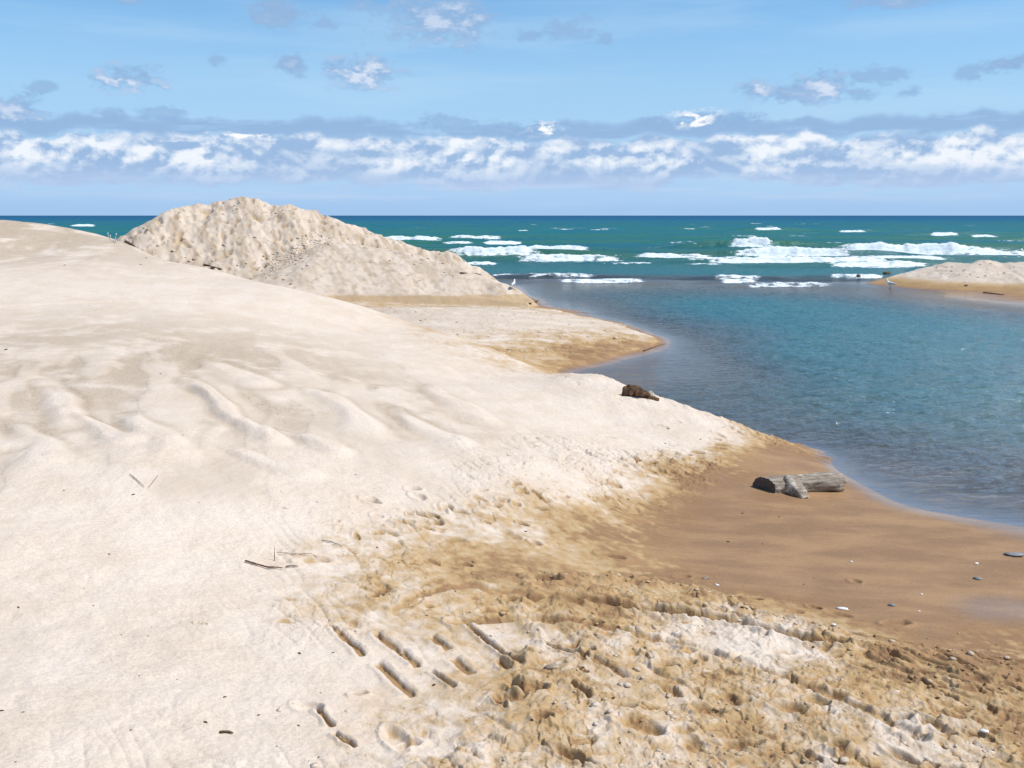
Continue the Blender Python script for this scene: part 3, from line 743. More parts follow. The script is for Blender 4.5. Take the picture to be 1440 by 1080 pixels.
def water_material():
    mt, N, out = material('lake_water')
    geo = N.n('ShaderNodeNewGeometry'); pos = geo.outputs['Position']
    sx = N.n('ShaderNodeSeparateXYZ'); N.put(sx.inputs[0], pos)
    dist = sx.outputs[1]
    dp = N.attr('depth'); cr = N.attr('crest')
    # water colour: brown-grey stirred shallows, green over the bar, teal, then deep blue offshore
    ramp = N.n('ShaderNodeValToRGB'); N.put(ramp.inputs[0], N.m('DIVIDE', N.m('LOGARITHM', N.m('MAXIMUM', dist, 1.), 10.), 4.))
    cr_ = ramp.color_ramp; cr_.interpolation = 'LINEAR'
    stops = [(8, (.120, .130, .095)), (14, (.065, .165, .145)), (24, (.028, .165, .172)), (45, (.028, .165, .165)), (60, (.030, .125, .095)), (100, (.018, .150, .125)),
             (180, (.006, .150, .175)), (400, (.001, .112, .200)), (1200, (.001, .068, .180)), (4000, (.001, .052, .160))]
    for i, (d_, c_) in enumerate(stops):
        p_ = math.log10(d_) / 4
        el = cr_.elements[i] if i < 2 else cr_.elements.new(p_)
        el.position = p_; el.color = (*c_, 1)
    pat = N.noise(N.vmul(pos, (.12, .35, 0)), 1., 4, .55)
    body = N.mix(N.m('MULTIPLY', N.ss(pat, .38, .62), .35), ramp.outputs[0], N.mix(1., ramp.outputs[0], (.6, .72, .8), 'MULTIPLY'))
    pat2 = N.noise(N.vmul(pos, (.035, .09, 0)), 1., 4, .6)
    body = N.mix(N.m('MULTIPLY', N.ss(pat2, .42, .62), N.ss(dist, 40., 70., 0., .6)), body, (.012, .125, .215))
    body = N.mix(N.m('MULTIPLY', N.ss(pat2, .50, .34), N.ss(dist, 45., 60., 0., .45)), body, (.055, .150, .085))
    body = N.mix(N.m('MULTIPLY', cr, .6), body, (.045, .165, .095))
    sandy = N.m('SUBTRACT', 1., N.ss(dp, .04, .42))
    murk = N.ss(N.noise(N.vmul(pos, (.7, 1.8, 0)), 1., 3, .5), .4, .65)
    body = N.mix(N.m('MULTIPLY', sandy, .75), body, (.13, .105, .065))
    body = N.mix(N.m('MULTIPLY', N.m('MULTIPLY', murk, .35), N.ss(dist, 25., 10.)), body, (.10, .10, .055))
    # small ripples
    v1 = N.vmul(pos, (.8, 2.9, 0)); v2 = N.vmul(pos, (1., 1.9, 0))
    n1_ = N.noise(v1, 5.5, 4, .6, .3); n2_ = N.noise(v2, 1.3, 3, .6, .2); n3_ = N.noise(N.vmul(pos, (.12, .3, 0)), 1., 5, .65)
    calm = N.ss(dp, .0, .10, .12, 1.)
    b1 = N.bump(n1_, N.m('MULTIPLY', calm, 1.), .075)
    b2 = N.bump(n2_, N.m('MULTIPLY', calm, .7), .2, b1)
    b3 = N.bump(n3_, N.m('MULTIPLY', N.ss(dist, 30., 120.), .9), 1.0, b2)
    fr = N.n('ShaderNodeFresnel'); fr.inputs[0].default_value = 1.33; N.put(fr.inputs['Normal'], b3)
    dif = N.n('ShaderNodeBsdfDiffuse'); N.put(dif.inputs[0], body); N.put(dif.inputs['Normal'], b2)
    tr = N.n('ShaderNodeBsdfTransparent'); tr.inputs[0].default_value = (.86, .84, .76, 1)
    gl = N.n('ShaderNodeBsdfGlossy'); gl.inputs['Roughness'].default_value = .09; N.put(gl.inputs['Normal'], b3)
    N.put(gl.inputs['Roughness'], N.ss(dist, 25., 120., .07, .28))
    op = N.m('SUBTRACT', 1., N.m('EXPONENT', N.m('MULTIPLY', N.m('MAXIMUM', dp, 0.), -6.)))
    mx1 = N.n('ShaderNodeMixShader'); N.put(mx1.inputs[0], op); N.t.links.new(tr.outputs[0], mx1.inputs[1]); N.t.links.new(dif.outputs[0], mx1.inputs[2])
    mx2 = N.n('ShaderNodeMixShader'); N.put(mx2.inputs[0], N.m('MULTIPLY', fr.outputs[0], N.m('MAXIMUM', N.ss(dist, 9., 90., .50, .11), N.m('MULTIPLY', N.ss(dp, .08, .02), .50))))
    N.t.links.new(mx1.outputs[0], mx2.inputs[1]); N.t.links.new(gl.outputs[0], mx2.inputs[2])
    fa = N.attr('foam')
    fn = N.noise(N.vmul(pos, (1.1, 1.6, 3.)), 2.2, 6, .7, .3)
    fm = N.ss(N.m('ADD', fa, N.m('MULTIPLY', N.m('SUBTRACT', fn, .5), N.ss(fa, .02, .2, 0., 1.9))), .38, .74)
    fd = N.n('ShaderNodeBsdfDiffuse'); N.put(fd.inputs[0], N.mix(N.ss(fn, .3, .6), (.46, .56, .59), (.74, .77, .78)))
    N.put(fd.inputs['Normal'], N.bump(fn, .5, .06))
    mx3 = N.n('ShaderNodeMixShader'); N.put(mx3.inputs[0], fm); N.t.links.new(mx2.outputs[0], mx3.inputs[1]); N.t.links.new(fd.outputs[0], mx3.inputs[2])
    N.t.links.new(mx3.outputs[0], out.inputs[0])
    return mt
WATER = water_material()
wobj = np_mesh('lake_water', V[used], remap[Q], WATER, {'depth': dep[used], 'crest': crest[used], 'foam': foam[used]})
tag(wobj, 'blue green lake and river water rippled by wind', 'water', kind='structure')
del Q, V

# ------------------------------------------------------------------ loose clods
def rock_verts(sub, seed):
    bm = bmesh.new(); bmesh.ops.create_icosphere(bm, subdivisions=sub, radius=1)
    rr = random.Random(seed)
    V_ = np.array([v.co[:] for v in bm.verts]); F_ = np.array([[v.index for v in f.verts] for f in bm.faces]); bm.free()
    k1 = perlin(V_[:, 0] * 1.7 + seed, V_[:, 1] * 1.7 + V_[:, 2] * 1.3, 500 + seed)
    k2 = perlin(V_[:, 0] * 4 + seed, V_[:, 1] * 4 + V_[:, 2] * 3.1, 520 + seed)
    V_ = V_ * (1 + .45 * k1 + .2 * k2)[:, None]
    return V_, F_
protos = [rock_verts(1, s) for s in range(6)]
def clods(name, spots, label, cat):
    VV, FF, WW = [], [], []; off = 0
    for (cx, cy, cz, s_, wv) in spots:
        V_, F_ = protos[random.randrange(6)]
        a = random.random() * 6.28; c, s = math.cos(a), math.sin(a)
        v = V_ * np.array([random.uniform(.8, 1.4), random.uniform(.8, 1.2), random.uniform(.35, .6)]) * s_
        v = np.stack([v[:, 0] * c - v[:, 1] * s, v[:, 0] * s + v[:, 1] * c, v[:, 2]], 1) + np.array([cx, cy, cz + s_ * .05])
        VV.append(v); FF.append(F_ + off); off += len(v); WW.append(np.full(len(v), wv))
    W_ = np.concatenate(WW)
    o = np_mesh(name, np.concatenate(VV), np.concatenate(FF), SAND, {'wet': W_, 'coarse': W_ * 0, 'sheen': W_ * 0, 'rough': W_ * 0 + .6})
    return tag(o, label, cat, kind='stuff')
sp = []
tries = 0
while len(sp) < 1500 and tries < 200000:
    tries += 1
    px = random.uniform(380, 1500); py = random.uniform(590, 1120)
    w_ = W(px, py, z=.3)
    if w_[1] > 12: continue
    rv = float(sample(ROUV, np.array([w_[0]]), np.array([w_[1]]))[0])
    i, j = gidx(w_[0], w_[1])
    cl = .5 + .9 * math.sin(w_[0] * 3.1 + 2 * math.sin(w_[1] * 2.3)) * math.sin(w_[1] * 4.7 + w_[0])
    if random.random() > max(rv, 0) ** 1.5 * max(cl, .08): continue
    fi_ = ground(w_[0], w_[1])
    if fi_ < .1: continue
    s_ = min(.0030 * math.exp(random.expovariate(1.9)), .020)
    sp.append((w_[0], w_[1], fi_, s_, min(ground(w_[0], w_[1], WG) * random.uniform(.5, 1.1), .9)))
for n in range(500):   # lip of the churned ground
    t = random.random(); px = 740 + t * 700; py = np.interp(px, [740, 800, 900, 985, 1040, 1090, 1180, 1280, 1440], [838, 824, 822, 826, 852, 872, 884, 905, 922]) + abs(random.gauss(0, 9)) + 2
    if px > 1060 and random.random() < .55: continue
    w_ = W(px, py, z=.2); sp.append((w_[0], w_[1], ground(w_[0], w_[1]), min(.0045 * math.exp(random.expovariate(1.9)), .02), random.uniform(.4, .8)))
clods('sand_clods', sp, 'crumbled clods of sand in the churned foreground', 'sand clods')
sp = []
for n in range(1300):
    px = random.uniform(190, 680); d_ = random.uniform(27.5, 34)
    w_ = W(px, 400, d=d_); g_ = ground(w_[0], w_[1])
    if g_ < .55: continue
    lobe_ = px > 440 and g_ < 1.75 - (px - 470) * .006
    if lobe_ and random.random() < .85: continue
    sp.append((w_[0], w_[1], g_, min(.012 * math.exp(random.expovariate(1.9)), .06), random.uniform(0, .5)))
for n in range(330):     # crumbs along the foot where the two lobes meet, and on the far bar
    t = random.random(); px = 375 + t * 85 + random.gauss(0, 9); py = 378 - t * 42 + random.gauss(0, 7)
    h_ = hit(px, py); sp.append((*h_[:2], h_[2], random.uniform(.012, .04), random.uniform(.1, .4)))
for n in range(300):
    px = random.uniform(1300, 1500); d_ = random.uniform(32.5, 37); w_ = W(px, 400, d=d_); g_ = ground(w_[0], w_[1])
    if g_ > .3: sp.append((w_[0], w_[1], g_, min(.012 * math.exp(random.expovariate(1.8)), .06), random.uniform(0, .5)))
for n in range(520):     # crumbs strewn over the spit
    px = random.uniform(520, 900); py = random.uniform(433, 500)
    w_ = W(px, py, z=.25); g_ = ground(w_[0], w_[1])
    if .13 < g_ < .5 and w_[1] > 15: sp.append((w_[0], w_[1], g_, min(.008 * math.exp(random.expovariate(1.9)), .04), random.uniform(.1, .6)))
clods('mound_clods', sp, 'crumbled clods of sand lying on the distant mound and the flat spit before it', 'sand clods')

# ------------------------------------------------------------------ wood, stones, shells
def wood_material(name, light, dark, brown, sc=1.):
    mt, N, out = material(name)
    pos = N.n('ShaderNodeTexCoord').outputs['Object']
    st = N.noise(N.vmul(pos, (6 * sc, 60 * sc, 60 * sc)), 1., 5, .65, .6)
    bl = N.noise(pos, 9 * sc, 4, .6); bl2 = N.noise(pos, 26 * sc, 3, .6)
    c = N.mix(N.ss(st, .33, .66), dark, light)
    c = N.mix(N.ss(bl, .52, .68), c, tuple(min(v * 1.8, .72) for v in light))
    c = N.mix(N.ss(bl2, .56, .72, 0., .7), c, brown)
    bs = N.n('ShaderNodeBsdfPrincipled'); N.put(bs.inputs['Base Color'], c); bs.inputs['Roughness'].default_value = .85
    bs.inputs['Specular IOR Level'].default_value = .2
    N.put(bs.inputs['Normal'], N.bump(N.m('ADD', st, N.m('MULTIPLY', bl2, .5)), .8, .008))
    N.t.links.new(bs.outputs[0], out.inputs[0])
    return mt
LOGM = wood_material('weathered_wood', (.36, .305, .24), (.16, .125, .095), (.22, .13, .065))
ENDM = wood_material('cut_wood', (.145, .115, .10), (.085, .065, .055), (.12, .085, .06))
DARKW = wood_material('dark_wood', (.15, .085, .045), (.045, .026, .016), (.22, .10, .035), 2)
PALEW = wood_material('pale_wood', (.42, .36, .28), (.24, .19, .14), (.2, .14, .09), 2)
def plain(name, c, rough_=.7, var=.25, sc=40):
    mt, N, out = material(name)
    pos = N.n('ShaderNodeTexCoord').outputs['Object']
    n_ = N.ss(N.noise(pos, sc, 4, .6), .3, .7, 1 - var, 1 + var)
    bs = N.n('ShaderNodeBsdfPrincipled'); N.put(bs.inputs['Base Color'], N.mix(1., c, N.comb(n_, n_, n_), 'MULTIPLY'))
    bs.inputs['Roughness'].default_value = rough_
    N.put(bs.inputs['Normal'], N.bump(N.noise(pos, sc * 2, 3, .6), .4, .003))
    N.t.links.new(bs.outputs[0], out.inputs[0])
    return mt
SHELL = plain('shell_white', (.78, .76, .72), .5, .1)
STONE = plain('grey_stone', (.22, .21, .20), .7, .3)
TANSTONE = plain('tan_stone', (.34, .26, .18), .8, .3)
WEED = plain('brown_weed', (.10, .055, .022), .8, .5, 60)
GULLW = plain('gull_white', (.82, .83, .85), .6, .04)
GULLG = plain('gull_grey', (.30, .33, .38), .6, .08)
GULLL = plain('gull_leg', (.20, .16, .10), .6, .1)
BILL = plain('gull_bill', (.65, .42, .08), .5, .1)
STRAW = plain('dry_straw', (.62, .62, .55), .8, .2)

def tube(name, pts, rads, mat, parent=None, seg=20, groove_=.0, lump=.0, seed=0, cap=True, oval=1.0, sub=1):
    """one continuous swept surface through pts with radius per point"""
    P = [Vector(p) for p in pts]
    # resample
    if sub > 1:
        NP, NRd = [], []
        for i in range(len(P) - 1):
            p0 = P[max(i - 1, 0)]; p1 = P[i]; p2 = P[i + 1]; p3 = P[min(i + 2, len(P) - 1)]
            for k_ in range(sub):
                t = k_ / sub
                NP.append(.5 * ((2 * p1) + (p2 - p0) * t + (2 * p0 - 5 * p1 + 4 * p2 - p3) * t * t + (-p0 + 3 * p1 - 3 * p2 + p3) * t ** 3))
                NRd.append(rads[i] * (1 - t) + rads[i + 1] * t)
        NP.append(P[-1]); NRd.append(rads[-1]); P, rads = NP, NRd
    n = len(P); VV = []
    up = Vector((0, 0, 1))
    acc = 0
    for i in range(n):
        d_ = (P[min(i + 1, n - 1)] - P[max(i - 1, 0)]).normalized()
        if i: acc += (P[i] - P[i - 1]).length
        sd_ = d_.cross(up)
        if sd_.length < .05: sd_ = d_.cross(Vector((0, 1, 0)))
        sd_.normalize(); u_ = sd_.cross(d_).normalized()
        for k_ in range(seg):
            a = 2 * math.pi * k_ / seg
            rr = rads[i]
            if groove_ or lump:
                cx, cy = math.cos(a), math.sin(a)
                g_ = float(perlin(np.array([cx * 4 + seed]), np.array([cy * 4 + acc * 2]), 600 + seed)[0])
                l_ = float(perlin(np.array([cx * 1.3 + acc * 8 + seed]), np.array([cy * 1.3 + acc * 3]), 620 + seed)[0])
                rr *= 1 + groove_ * g_ + lump * l_
            VV.append(P[i] + (sd_ * math.cos(a) * oval + u_ * math.sin(a)) * rr)
    FF = [tuple(i * seg + (k_ + dk) % seg + dn * seg for dk, dn in ((0, 0), (1, 0), (1, 1), (0, 1))) for i in range(n - 1) for k_ in range(seg)]
    if cap:
        VV.append(P[0]); VV.append(P[-1]); a0, a1 = len(VV) - 2, len(VV) - 1
        FF += [(a0, (k_ + 1) % seg, k_) for k_ in range(seg)] + [(a1, (n - 1) * seg + k_, (n - 1) * seg + (k_ + 1) % seg) for k_ in range(seg)]
    me = bpy.data.meshes.new(name); me.from_pydata([tuple(v) for v in VV], [], FF); me.materials.append(mat)
    me.polygons.foreach_set('use_smooth', [len(f) == 4 for f in FF]); me.update()
    o = bpy.data.objects.new(name, me); COL.objects.link(o)
    if parent: o.parent = parent
    return o
def empty(name, loc):
    o = bpy.data.objects.new(name, None); COL.objects.link(o); o.location = loc; o.empty_display_size = .1
    return o
def lump(name, mat, size, seed, parent=None, sub=3, rough_=1.0):
    V_, F_ = rock_verts(sub, seed)
    V_ = V_ * np.array(size)
    o = np_mesh(name, V_, F_, mat)
    if parent: o.parent = parent
    return o

# the log
A = hit(1074, 689); B = hit(1181, 689)
ang = math.atan2(B[1] - A[1], B[0] - A[0])
lg = empty('driftwood_log', (A[0], A[1], min(A[2], B[2]) - .006))
tag(lg, 'weathered grey driftwood log with a sawn end and a branch stub on wet sand', 'driftwood log')
L = math.hypot(B[0] - A[0], B[1] - A[1])
lg.rotation_euler = (0, 0, ang)
rl = .087
# trunk with obliquely sawn left end
def log_trunk():
    n, seg = 90, 56; VV = []
    for i in range(n):
        t = i / (n - 1)
        for k_ in range(seg):
            a = 2 * math.pi * k_ / seg; ca_, sa = math.cos(a), math.sin(a)
            rr = rl * (1.12 + .08 * (1 - t) ** 3 - .16 * t - .05 * math.sin(t * 5))
            g_ = perlin(np.array([ca_ * 5 + t * .8]), np.array([sa * 5 + t * 1.2]), 640)[0]
            l_ = fbm(np.array([ca_ * 1.4 + t * 5]), np.array([sa * 1.4 + t * 3]), 641, 3)[0]
            rr *= (1 + .08 * g_ + .16 * l_) * (1 - .10 * sstep(.93, 1., t))
            if sa < -.1 and ca_ < .4 and .10 < t < .34: rr *= .80     # rotted hollow between end and branch
            xx = t * L + (1 - t) ** 4 * (.055 * ca_) + .012 * math.sin(a * 5) * (t > .98)
            VV.append((xx, ca_ * rr * -1.0, sa * rr + rl * .93 + .01 * math.sin(t * 3)))
    FF = [(i * seg + k_, (i + 1) * seg + k_, (i + 1) * seg + (k_ + 1) % seg, i * seg + (k_ + 1) % seg) for i in range(n - 1) for k_ in range(seg)]
    return VV, FF, n, seg
VV, FF, n, seg = log_trunk()
me = bpy.data.meshes.new('trunk'); vv = list(VV); ff = list(FF)
c1 = tuple(sum(v[i] for v in VV[-seg:]) / seg + (.0 if i else -.006) for i in range(3)); vv.append(c1)
ff += [((n - 1) * seg + k_, len(vv) - 1, (n - 1) * seg + (k_ + 1) % seg) for k_ in range(seg)]
me.from_pydata(vv, [], ff); me.materials.append(LOGM); me.polygons.foreach_set('use_smooth', [len(f) == 4 for f in ff]); me.update()
bmm = bmesh.new(); bmm.from_mesh(me); bmesh.ops.recalc_face_normals(bmm, faces=bmm.faces); bmm.to_mesh(me); bmm.free()
trk = bpy.data.objects.new('trunk', me); COL.objects.link(trk); trk.parent = lg
ring = VV[:seg]; cc = tuple(sum(v[i] for v in ring) / seg for i in range(3))
ev = [tuple(v) for v in ring]
for f_ in (.7, .4, .15):
    for v in ring:
        q_ = [cc[i] + (v[i] - cc[i]) * f_ for i in range(3)]
        q_[0] += random.uniform(-.003, .003) + .006 * (1 - f_); ev.append(tuple(q_))
ev.append(cc)
ef = [(l_ * seg + k_, (l_ + 1) * seg + k_, (l_ + 1) * seg + (k_ + 1) % seg, l_ * seg + (k_ + 1) % seg) for l_ in range(3) for k_ in range(seg)] + [(3 * seg + k_, len(ev) - 1, 3 * seg + (k_ + 1) % seg) for k_ in range(seg)]
me = bpy.data.meshes.new('sawn_end'); me.from_pydata(ev, [], ef); me.materials.append(ENDM); me.update()
se = bpy.data.objects.new('sawn_end', me); COL.objects.link(se); se.parent = lg; se['label'] = 'dark grey sawn face of the log'
tube('branch_stub', [(L * .27, .02, .105), (L * .28, -.05, .110), (L * .30, -.125, .085), (L * .325, -.185, .045), (L * .34, -.225, .012)],
     [.055, .076, .070, .060, .046], LOGM, lg, seg=28, groove_=.16, lump=.22, seed=3, sub=6)
tube('splinter', [(L * .33, -.20, .03), (L * .345, -.235, .02), (L * .36, -.262, .028)], [.03, .022, .006], DARKW, lg, seg=10, groove_=.3, lump=.3, seed=5, sub=3)

# broken stump half buried on the crest
c_ = hit(884, 556)
st = empty('driftwood_stump', c_)
tag(st, 'broken rusty brown driftwood stump half buried on the crest by the river', 'driftwood')
s_ = c_[1] / F
def lp(px, py): return ((px - 884) * s_, 0, -(py - 556) * s_)
def jag(name, pts, rads, seed, lab=None):
    o_ = tube(name, pts, rads, DARKW, st, seg=7, groove_=.5, lump=.45, seed=seed, sub=3)
    o_.data.polygons.foreach_set('use_smooth', [False] * len(o_.data.polygons))
    return o_
def P_(px, py, yy=0.): q_ = lp(px, py); return (q_[0], yy, q_[2])
jag('stump_block', [P_(879, 557, .02), P_(880, 550), P_(884, 546), P_(886, 541)], [.045, .05, .045, .028], 8)
jag('splintered_wood', [P_(884, 556, -.02), P_(888, 549), P_(896, 548, .02), P_(903, 552, .03)], [.05, .058, .048, .03], 9)
jag('splintered_wood', [P_(893, 553, -.05), P_(901, 551, -.04), P_(909, 555, -.03), P_(915, 560)], [.03, .042, .036, .015], 12)
jag('broken_branch', [P_(909, 561, -.07), P_(917, 560, -.06), P_(926, 562, -.06)], [.02, .03, .022], 14)
h_ = hit(914, 557)
o = lump('sand_lump', TANSTONE, (.055, .05, .05), 4); o.location = (h_[0], h_[1], h_[2] + .005); o.data.materials.clear(); o.data.materials.append(PALEW)
o.name = 'pale_stone'; tag(o, 'pale pointed stone leaning against the broken stump on the crest', 'stone')

# twigs
def twig(px0, py0, px1, py1, rad_, mat, label, up=.01, bend=.01, name='twig', cat='twig', lift1=0.):
    a = hit(px0, py0); b = hit(px1, py1)
    o = empty(name, a); pts = []
    for i in range(6):
        t = i / 5
        x_, y_ = a[0] + (b[0] - a[0]) * t, a[1] + (b[1] - a[1]) * t
        pts.append((x_ - a[0], y_ - a[1] + bend * math.sin(t * math.pi), (ground(x_, y_) if mat is not WEED else a[2] + (b[2] - a[2]) * t) - a[2] + up + lift1 * t))
    t_ = tube(name, pts, [rad_, rad_ * 1.1, rad_ * .95, rad_, rad_ * .8, rad_ * .4], mat, None, seg=8, lump=.25 if mat is not WEED else .6, oval=1. if mat is not WEED else 1.6, seed=int(px0) % 13, sub=3)
    t_.location = a; bpy.data.objects.remove(o)
    return tag(t_, label, cat)
twig(345, 791, 398, 801, .0048, DARKW, 'long curved dark twig lying on the pale sand left of the damp patch', bend=-.012)
twig(402, 799, 420, 799, .0035, DARKW, 'short dark twig just right of the long curved twig')
twig(452, 762, 482, 771, .0035, STONE, 'thin grey twig lying where the crumbly sand begins')
twig(183, 669, 203, 687, .003, TANSTONE, 'left arm of a v of two thin straws on the dry bank', name='straw', cat='straw')
twig(222, 671, 209, 687, .003, TANSTONE, 'right arm of a v of two thin straws on the dry bank', name='straw', cat='straw')
twig(389, 779, 448, 787, .0022, TANSTONE, 'thin pale straw crossing the small upright twig', name='straw', cat='straw')
a = hit(386, 789)
o = tube('twig', [(0, 0, -.01), (.001, 0, .03), (.003, -.002, .055), (.003, 0, .085)], [.002, .0022, .002, .001], DARKW, None, seg=8, sub=3); o.location = a
tag(o, 'small thin twig standing upright in the pale sand', 'twig')
twig(309, 1032, 328, 1033, .005, DARKW, 'stubby dark grey stick on the pale sand near the bottom edge', up=.006, name='stick', cat='stick')
twig(287, 372, 300, 376, .02, WEED, 'flat brown bark strip at the foot of the mound, left piece', name='bark_strip', cat='bark')
twig(297, 376, 312, 379, .028, WEED, 'thick rusty bark strip lying at the foot of the mound', name='bark_strip', cat='bark')
twig(177, 340, 190, 347, .03, WEED, 'dark brown debris stick in the notch left of the mound', name='bark_strip', cat='bark')
twig(648, 385, 676, 387, .03, WEED, 'dark brown driftwood strip on the wet sand behind the mound', name='bark_strip', cat='bark', up=.02)
twig(745, 428, 756, 424, .025, WEED, 'dark rooty stick at the tip of the mound by the water', name='bark_strip', cat='bark', up=.02)
twig(905, 494, 934, 484, .014, WEED, 'dark strip standing in for the shaded undercut along the cut edge of the spit', name='dark_edge_line', cat='weed', up=.004)  # dark strip added in place of the shade under the cut edge
twig(1383, 412, 1412, 415, .025, WEED, 'dark weed line along the edge of the far sandbar', name='dark_edge_line', cat='weed', up=.01)

# chips of wood, each its own thing
chip = lump('wood_chip', DARKW, (1.0, .42, .30), 2, sub=2)
mats = {'d': DARKW}
spots = [(187, 696, 5), (8, 492, 5), (226, 526, 3), (257, 612, 3), (395, 691, 2), (154, 780, 4), (127, 812, 2), (280, 707, 2), (421, 919, 6), (289, 1016, 7), (316, 981, 6), (364, 1006, 5), (33, 1002, 4), (3, 1000, 6),
         (131, 852, 3), (184, 1027, 4), (448, 1065, 4), (196, 951, 3), (249, 956, 3), (22, 1072, 4), (469, 918, 4), (451, 975, 3), (739, 748, 5), (26, 855, 5), (118, 828, 2), (208, 895, 3), (171, 893, 3), (213, 882, 2),
         (1043, 855, 7), (1096, 727, 4), (1044, 722, 4), (1024, 762, 5), (993, 813, 5), (1072, 765, 3), (1144, 910, 7), (1230, 895, 6), (1352, 943, 8), (1319, 982, 8), (690, 895, 5), (718, 920, 6), (610, 964, 7), (735, 962, 6),
         (748, 1013, 6), (872, 1046, 7), (862, 983, 8), (890, 914, 6), (820, 940, 5), (640, 832, 4), (205, 363, 3), (91, 373, 3), (198, 372, 3), (420, 1021, 5), (1130, 822, 3), (930, 712, 3), (600, 866, 4),
         (1278, 960, 6), (1385, 962, 6), (940, 603, 3), (936, 624, 3), (985, 618, 3), (1330, 690, 0), (90, 690, 3), (60, 640, 2), (500, 668, 3), (350, 560, 2), (126, 430, 2), (575, 850, 3), (530, 770, 4), (560, 792, 4)]
first = True
GRP = 'small dark chips of wood scattered over the sand'
for px, py, wpx in spots:
    if wpx == 0: continue
    h_ = hit(px, py); s_ = wpx * .5 * h_[1] / F * 1.15
    o = chip if first else chip.copy()
    if not first: COL.objects.link(o)
    first = False
    o.location = (h_[0], h_[1], h_[2] + s_ * .15); o.scale = (s_, s_, s_)
    o.rotation_euler = (random.uniform(-.3, .3), random.uniform(-.3, .3), random.uniform(-1., 1.2))
    tag(o, 'small dark chip of wood lying loose on the sand', 'wood chip', GRP)
# stones and shells on the wet sand: each with its own look
def stone(px, py, wpx, mat, seed, label, name='stone', cat='stone', asp=(1, .6, .45)):
    h_ = hit(px, py); s_ = wpx * .5 * h_[1] / F
    o = lump(name, mat, tuple(a_ * s_ for a_ in asp), seed, sub=2); o.location = (h_[0], h_[1], h_[2] + s_ * .12)
    o.rotation_euler = (0, 0, random.uniform(-.5, .5)); tag(o, label, cat)
stone(1184, 857, 19, SHELL, 3, 'bright white broken shell on the wet sand below the log', 'shell', 'shell', (1, .35, .22))
stone(1254, 852, 12, STONE, 6, 'small grey and white pebble on the wet sand right of the white shell', asp=(1, .6, .5))
stone(1375, 815, 13, STONE, 7, 'grey pebble lying on reddish wet sand near the right edge')
stone(1373, 793, 7, SHELL, 8, 'tiny white shell just above the grey pebble near the right edge', 'shell', 'shell')
stone(1008, 823, 7, SHELL, 9, 'tiny white shell by the crumbly lip of the churned sand', 'shell', 'shell')
stone(992, 814, 13, STONE, 10, 'flat dark slate sliver beside the crumbly lip', asp=(1, .4, .25))
stone(1172, 879, 9, SHELL, 11, 'whitish stone on the ridge of crumbs at the edge of the wet sand')
stone(1197, 790, 5, SHELL, 12, 'tiny white shell fragment in the middle of the wet sand', 'shell', 'shell')
stone(1292, 860, 5, SHELL, 13, 'tiny white shell fragment right of the grey and white pebble', 'shell', 'shell')
stone(1296, 836, 5, SHELL, 15, 'white shell speck above and right of the grey and white pebble', 'shell', 'shell')
stone(778, 940, 26, TANSTONE, 14, 'smooth pale grey stone set in the churned sand', asp=(1, .5, .35))
stone(1384, 1030, 12, SHELL, 16, 'white stone in the damp churned sand at lower right', asp=(1, .5, .4))
stone(1040, 874, 6, SHELL, 18, 'small white pebble behind the churned ridge')
stone(1428, 781, 34, STONE, 17, 'dark flat patch of wet slate at the right edge', 'slate', 'stone', (1, .5, .05))
o = lump('brown_rock', TANSTONE, (.13, .10, .08), 21); h_ = W(1247, 386, z=0); o.location = (h_[0], h_[1], .05); o.data.materials.clear(); o.data.materials.append(WEED)
tag(o, 'reddish brown lump of driftwood at the tip of the far sandbar', 'driftwood')
o = lump('brown_rock', TANSTONE, (.08, .07, .09), 22); h_ = W(1207, 391, z=0); o.location = (h_[0], h_[1], .06); o.data.materials.clear(); o.data.materials.append(WEED)
tag(o, 'small brown lump in the shallows left of the far sandbar', 'driftwood')
h_ = W(1356, 408, z=0.02)
o = tube('driftwood_root', [(-.16, 0, -.02), (-.08, 0, .04), (-.02, -.02, .08), (.05, 0, .14), (.10, .02, .13)], [.03, .05, .055, .06, .03], WEED, None, seg=12, groove_=.3, lump=.4, seed=11, sub=4)
o.location = h_; tag(o, 'dark bent root standing at the water edge of the far sandbar', 'driftwood')

# dry plant on the skyline of the bank
a = hit(160, 342)
pl = empty('dry_plant', (a[0], a[1], a[2]))
tag(pl, 'tuft of pale dry stems on the crest of the bank against the lake', 'plant')
for i, (dx, hh_) in enumerate(((-.10, .17), (-.06, .13), (-.02, .08), (.03, .10), (.05, .16), (.0, .05), (.08, .07))):
    tube('stem', [(dx * .5, 0, -.03), (dx * .7, .01, hh_ * .4), (dx, .0, hh_)], [.006, .006, .003], STRAW, pl, seg=6, sub=3)
    if hh_ > .1: tube('seed_head', [(dx, 0, hh_ - .02), (dx + .008, 0, hh_), (dx, 0, hh_ + .02)], [.004, .011, .003], STRAW, pl, seg=6, sub=2)

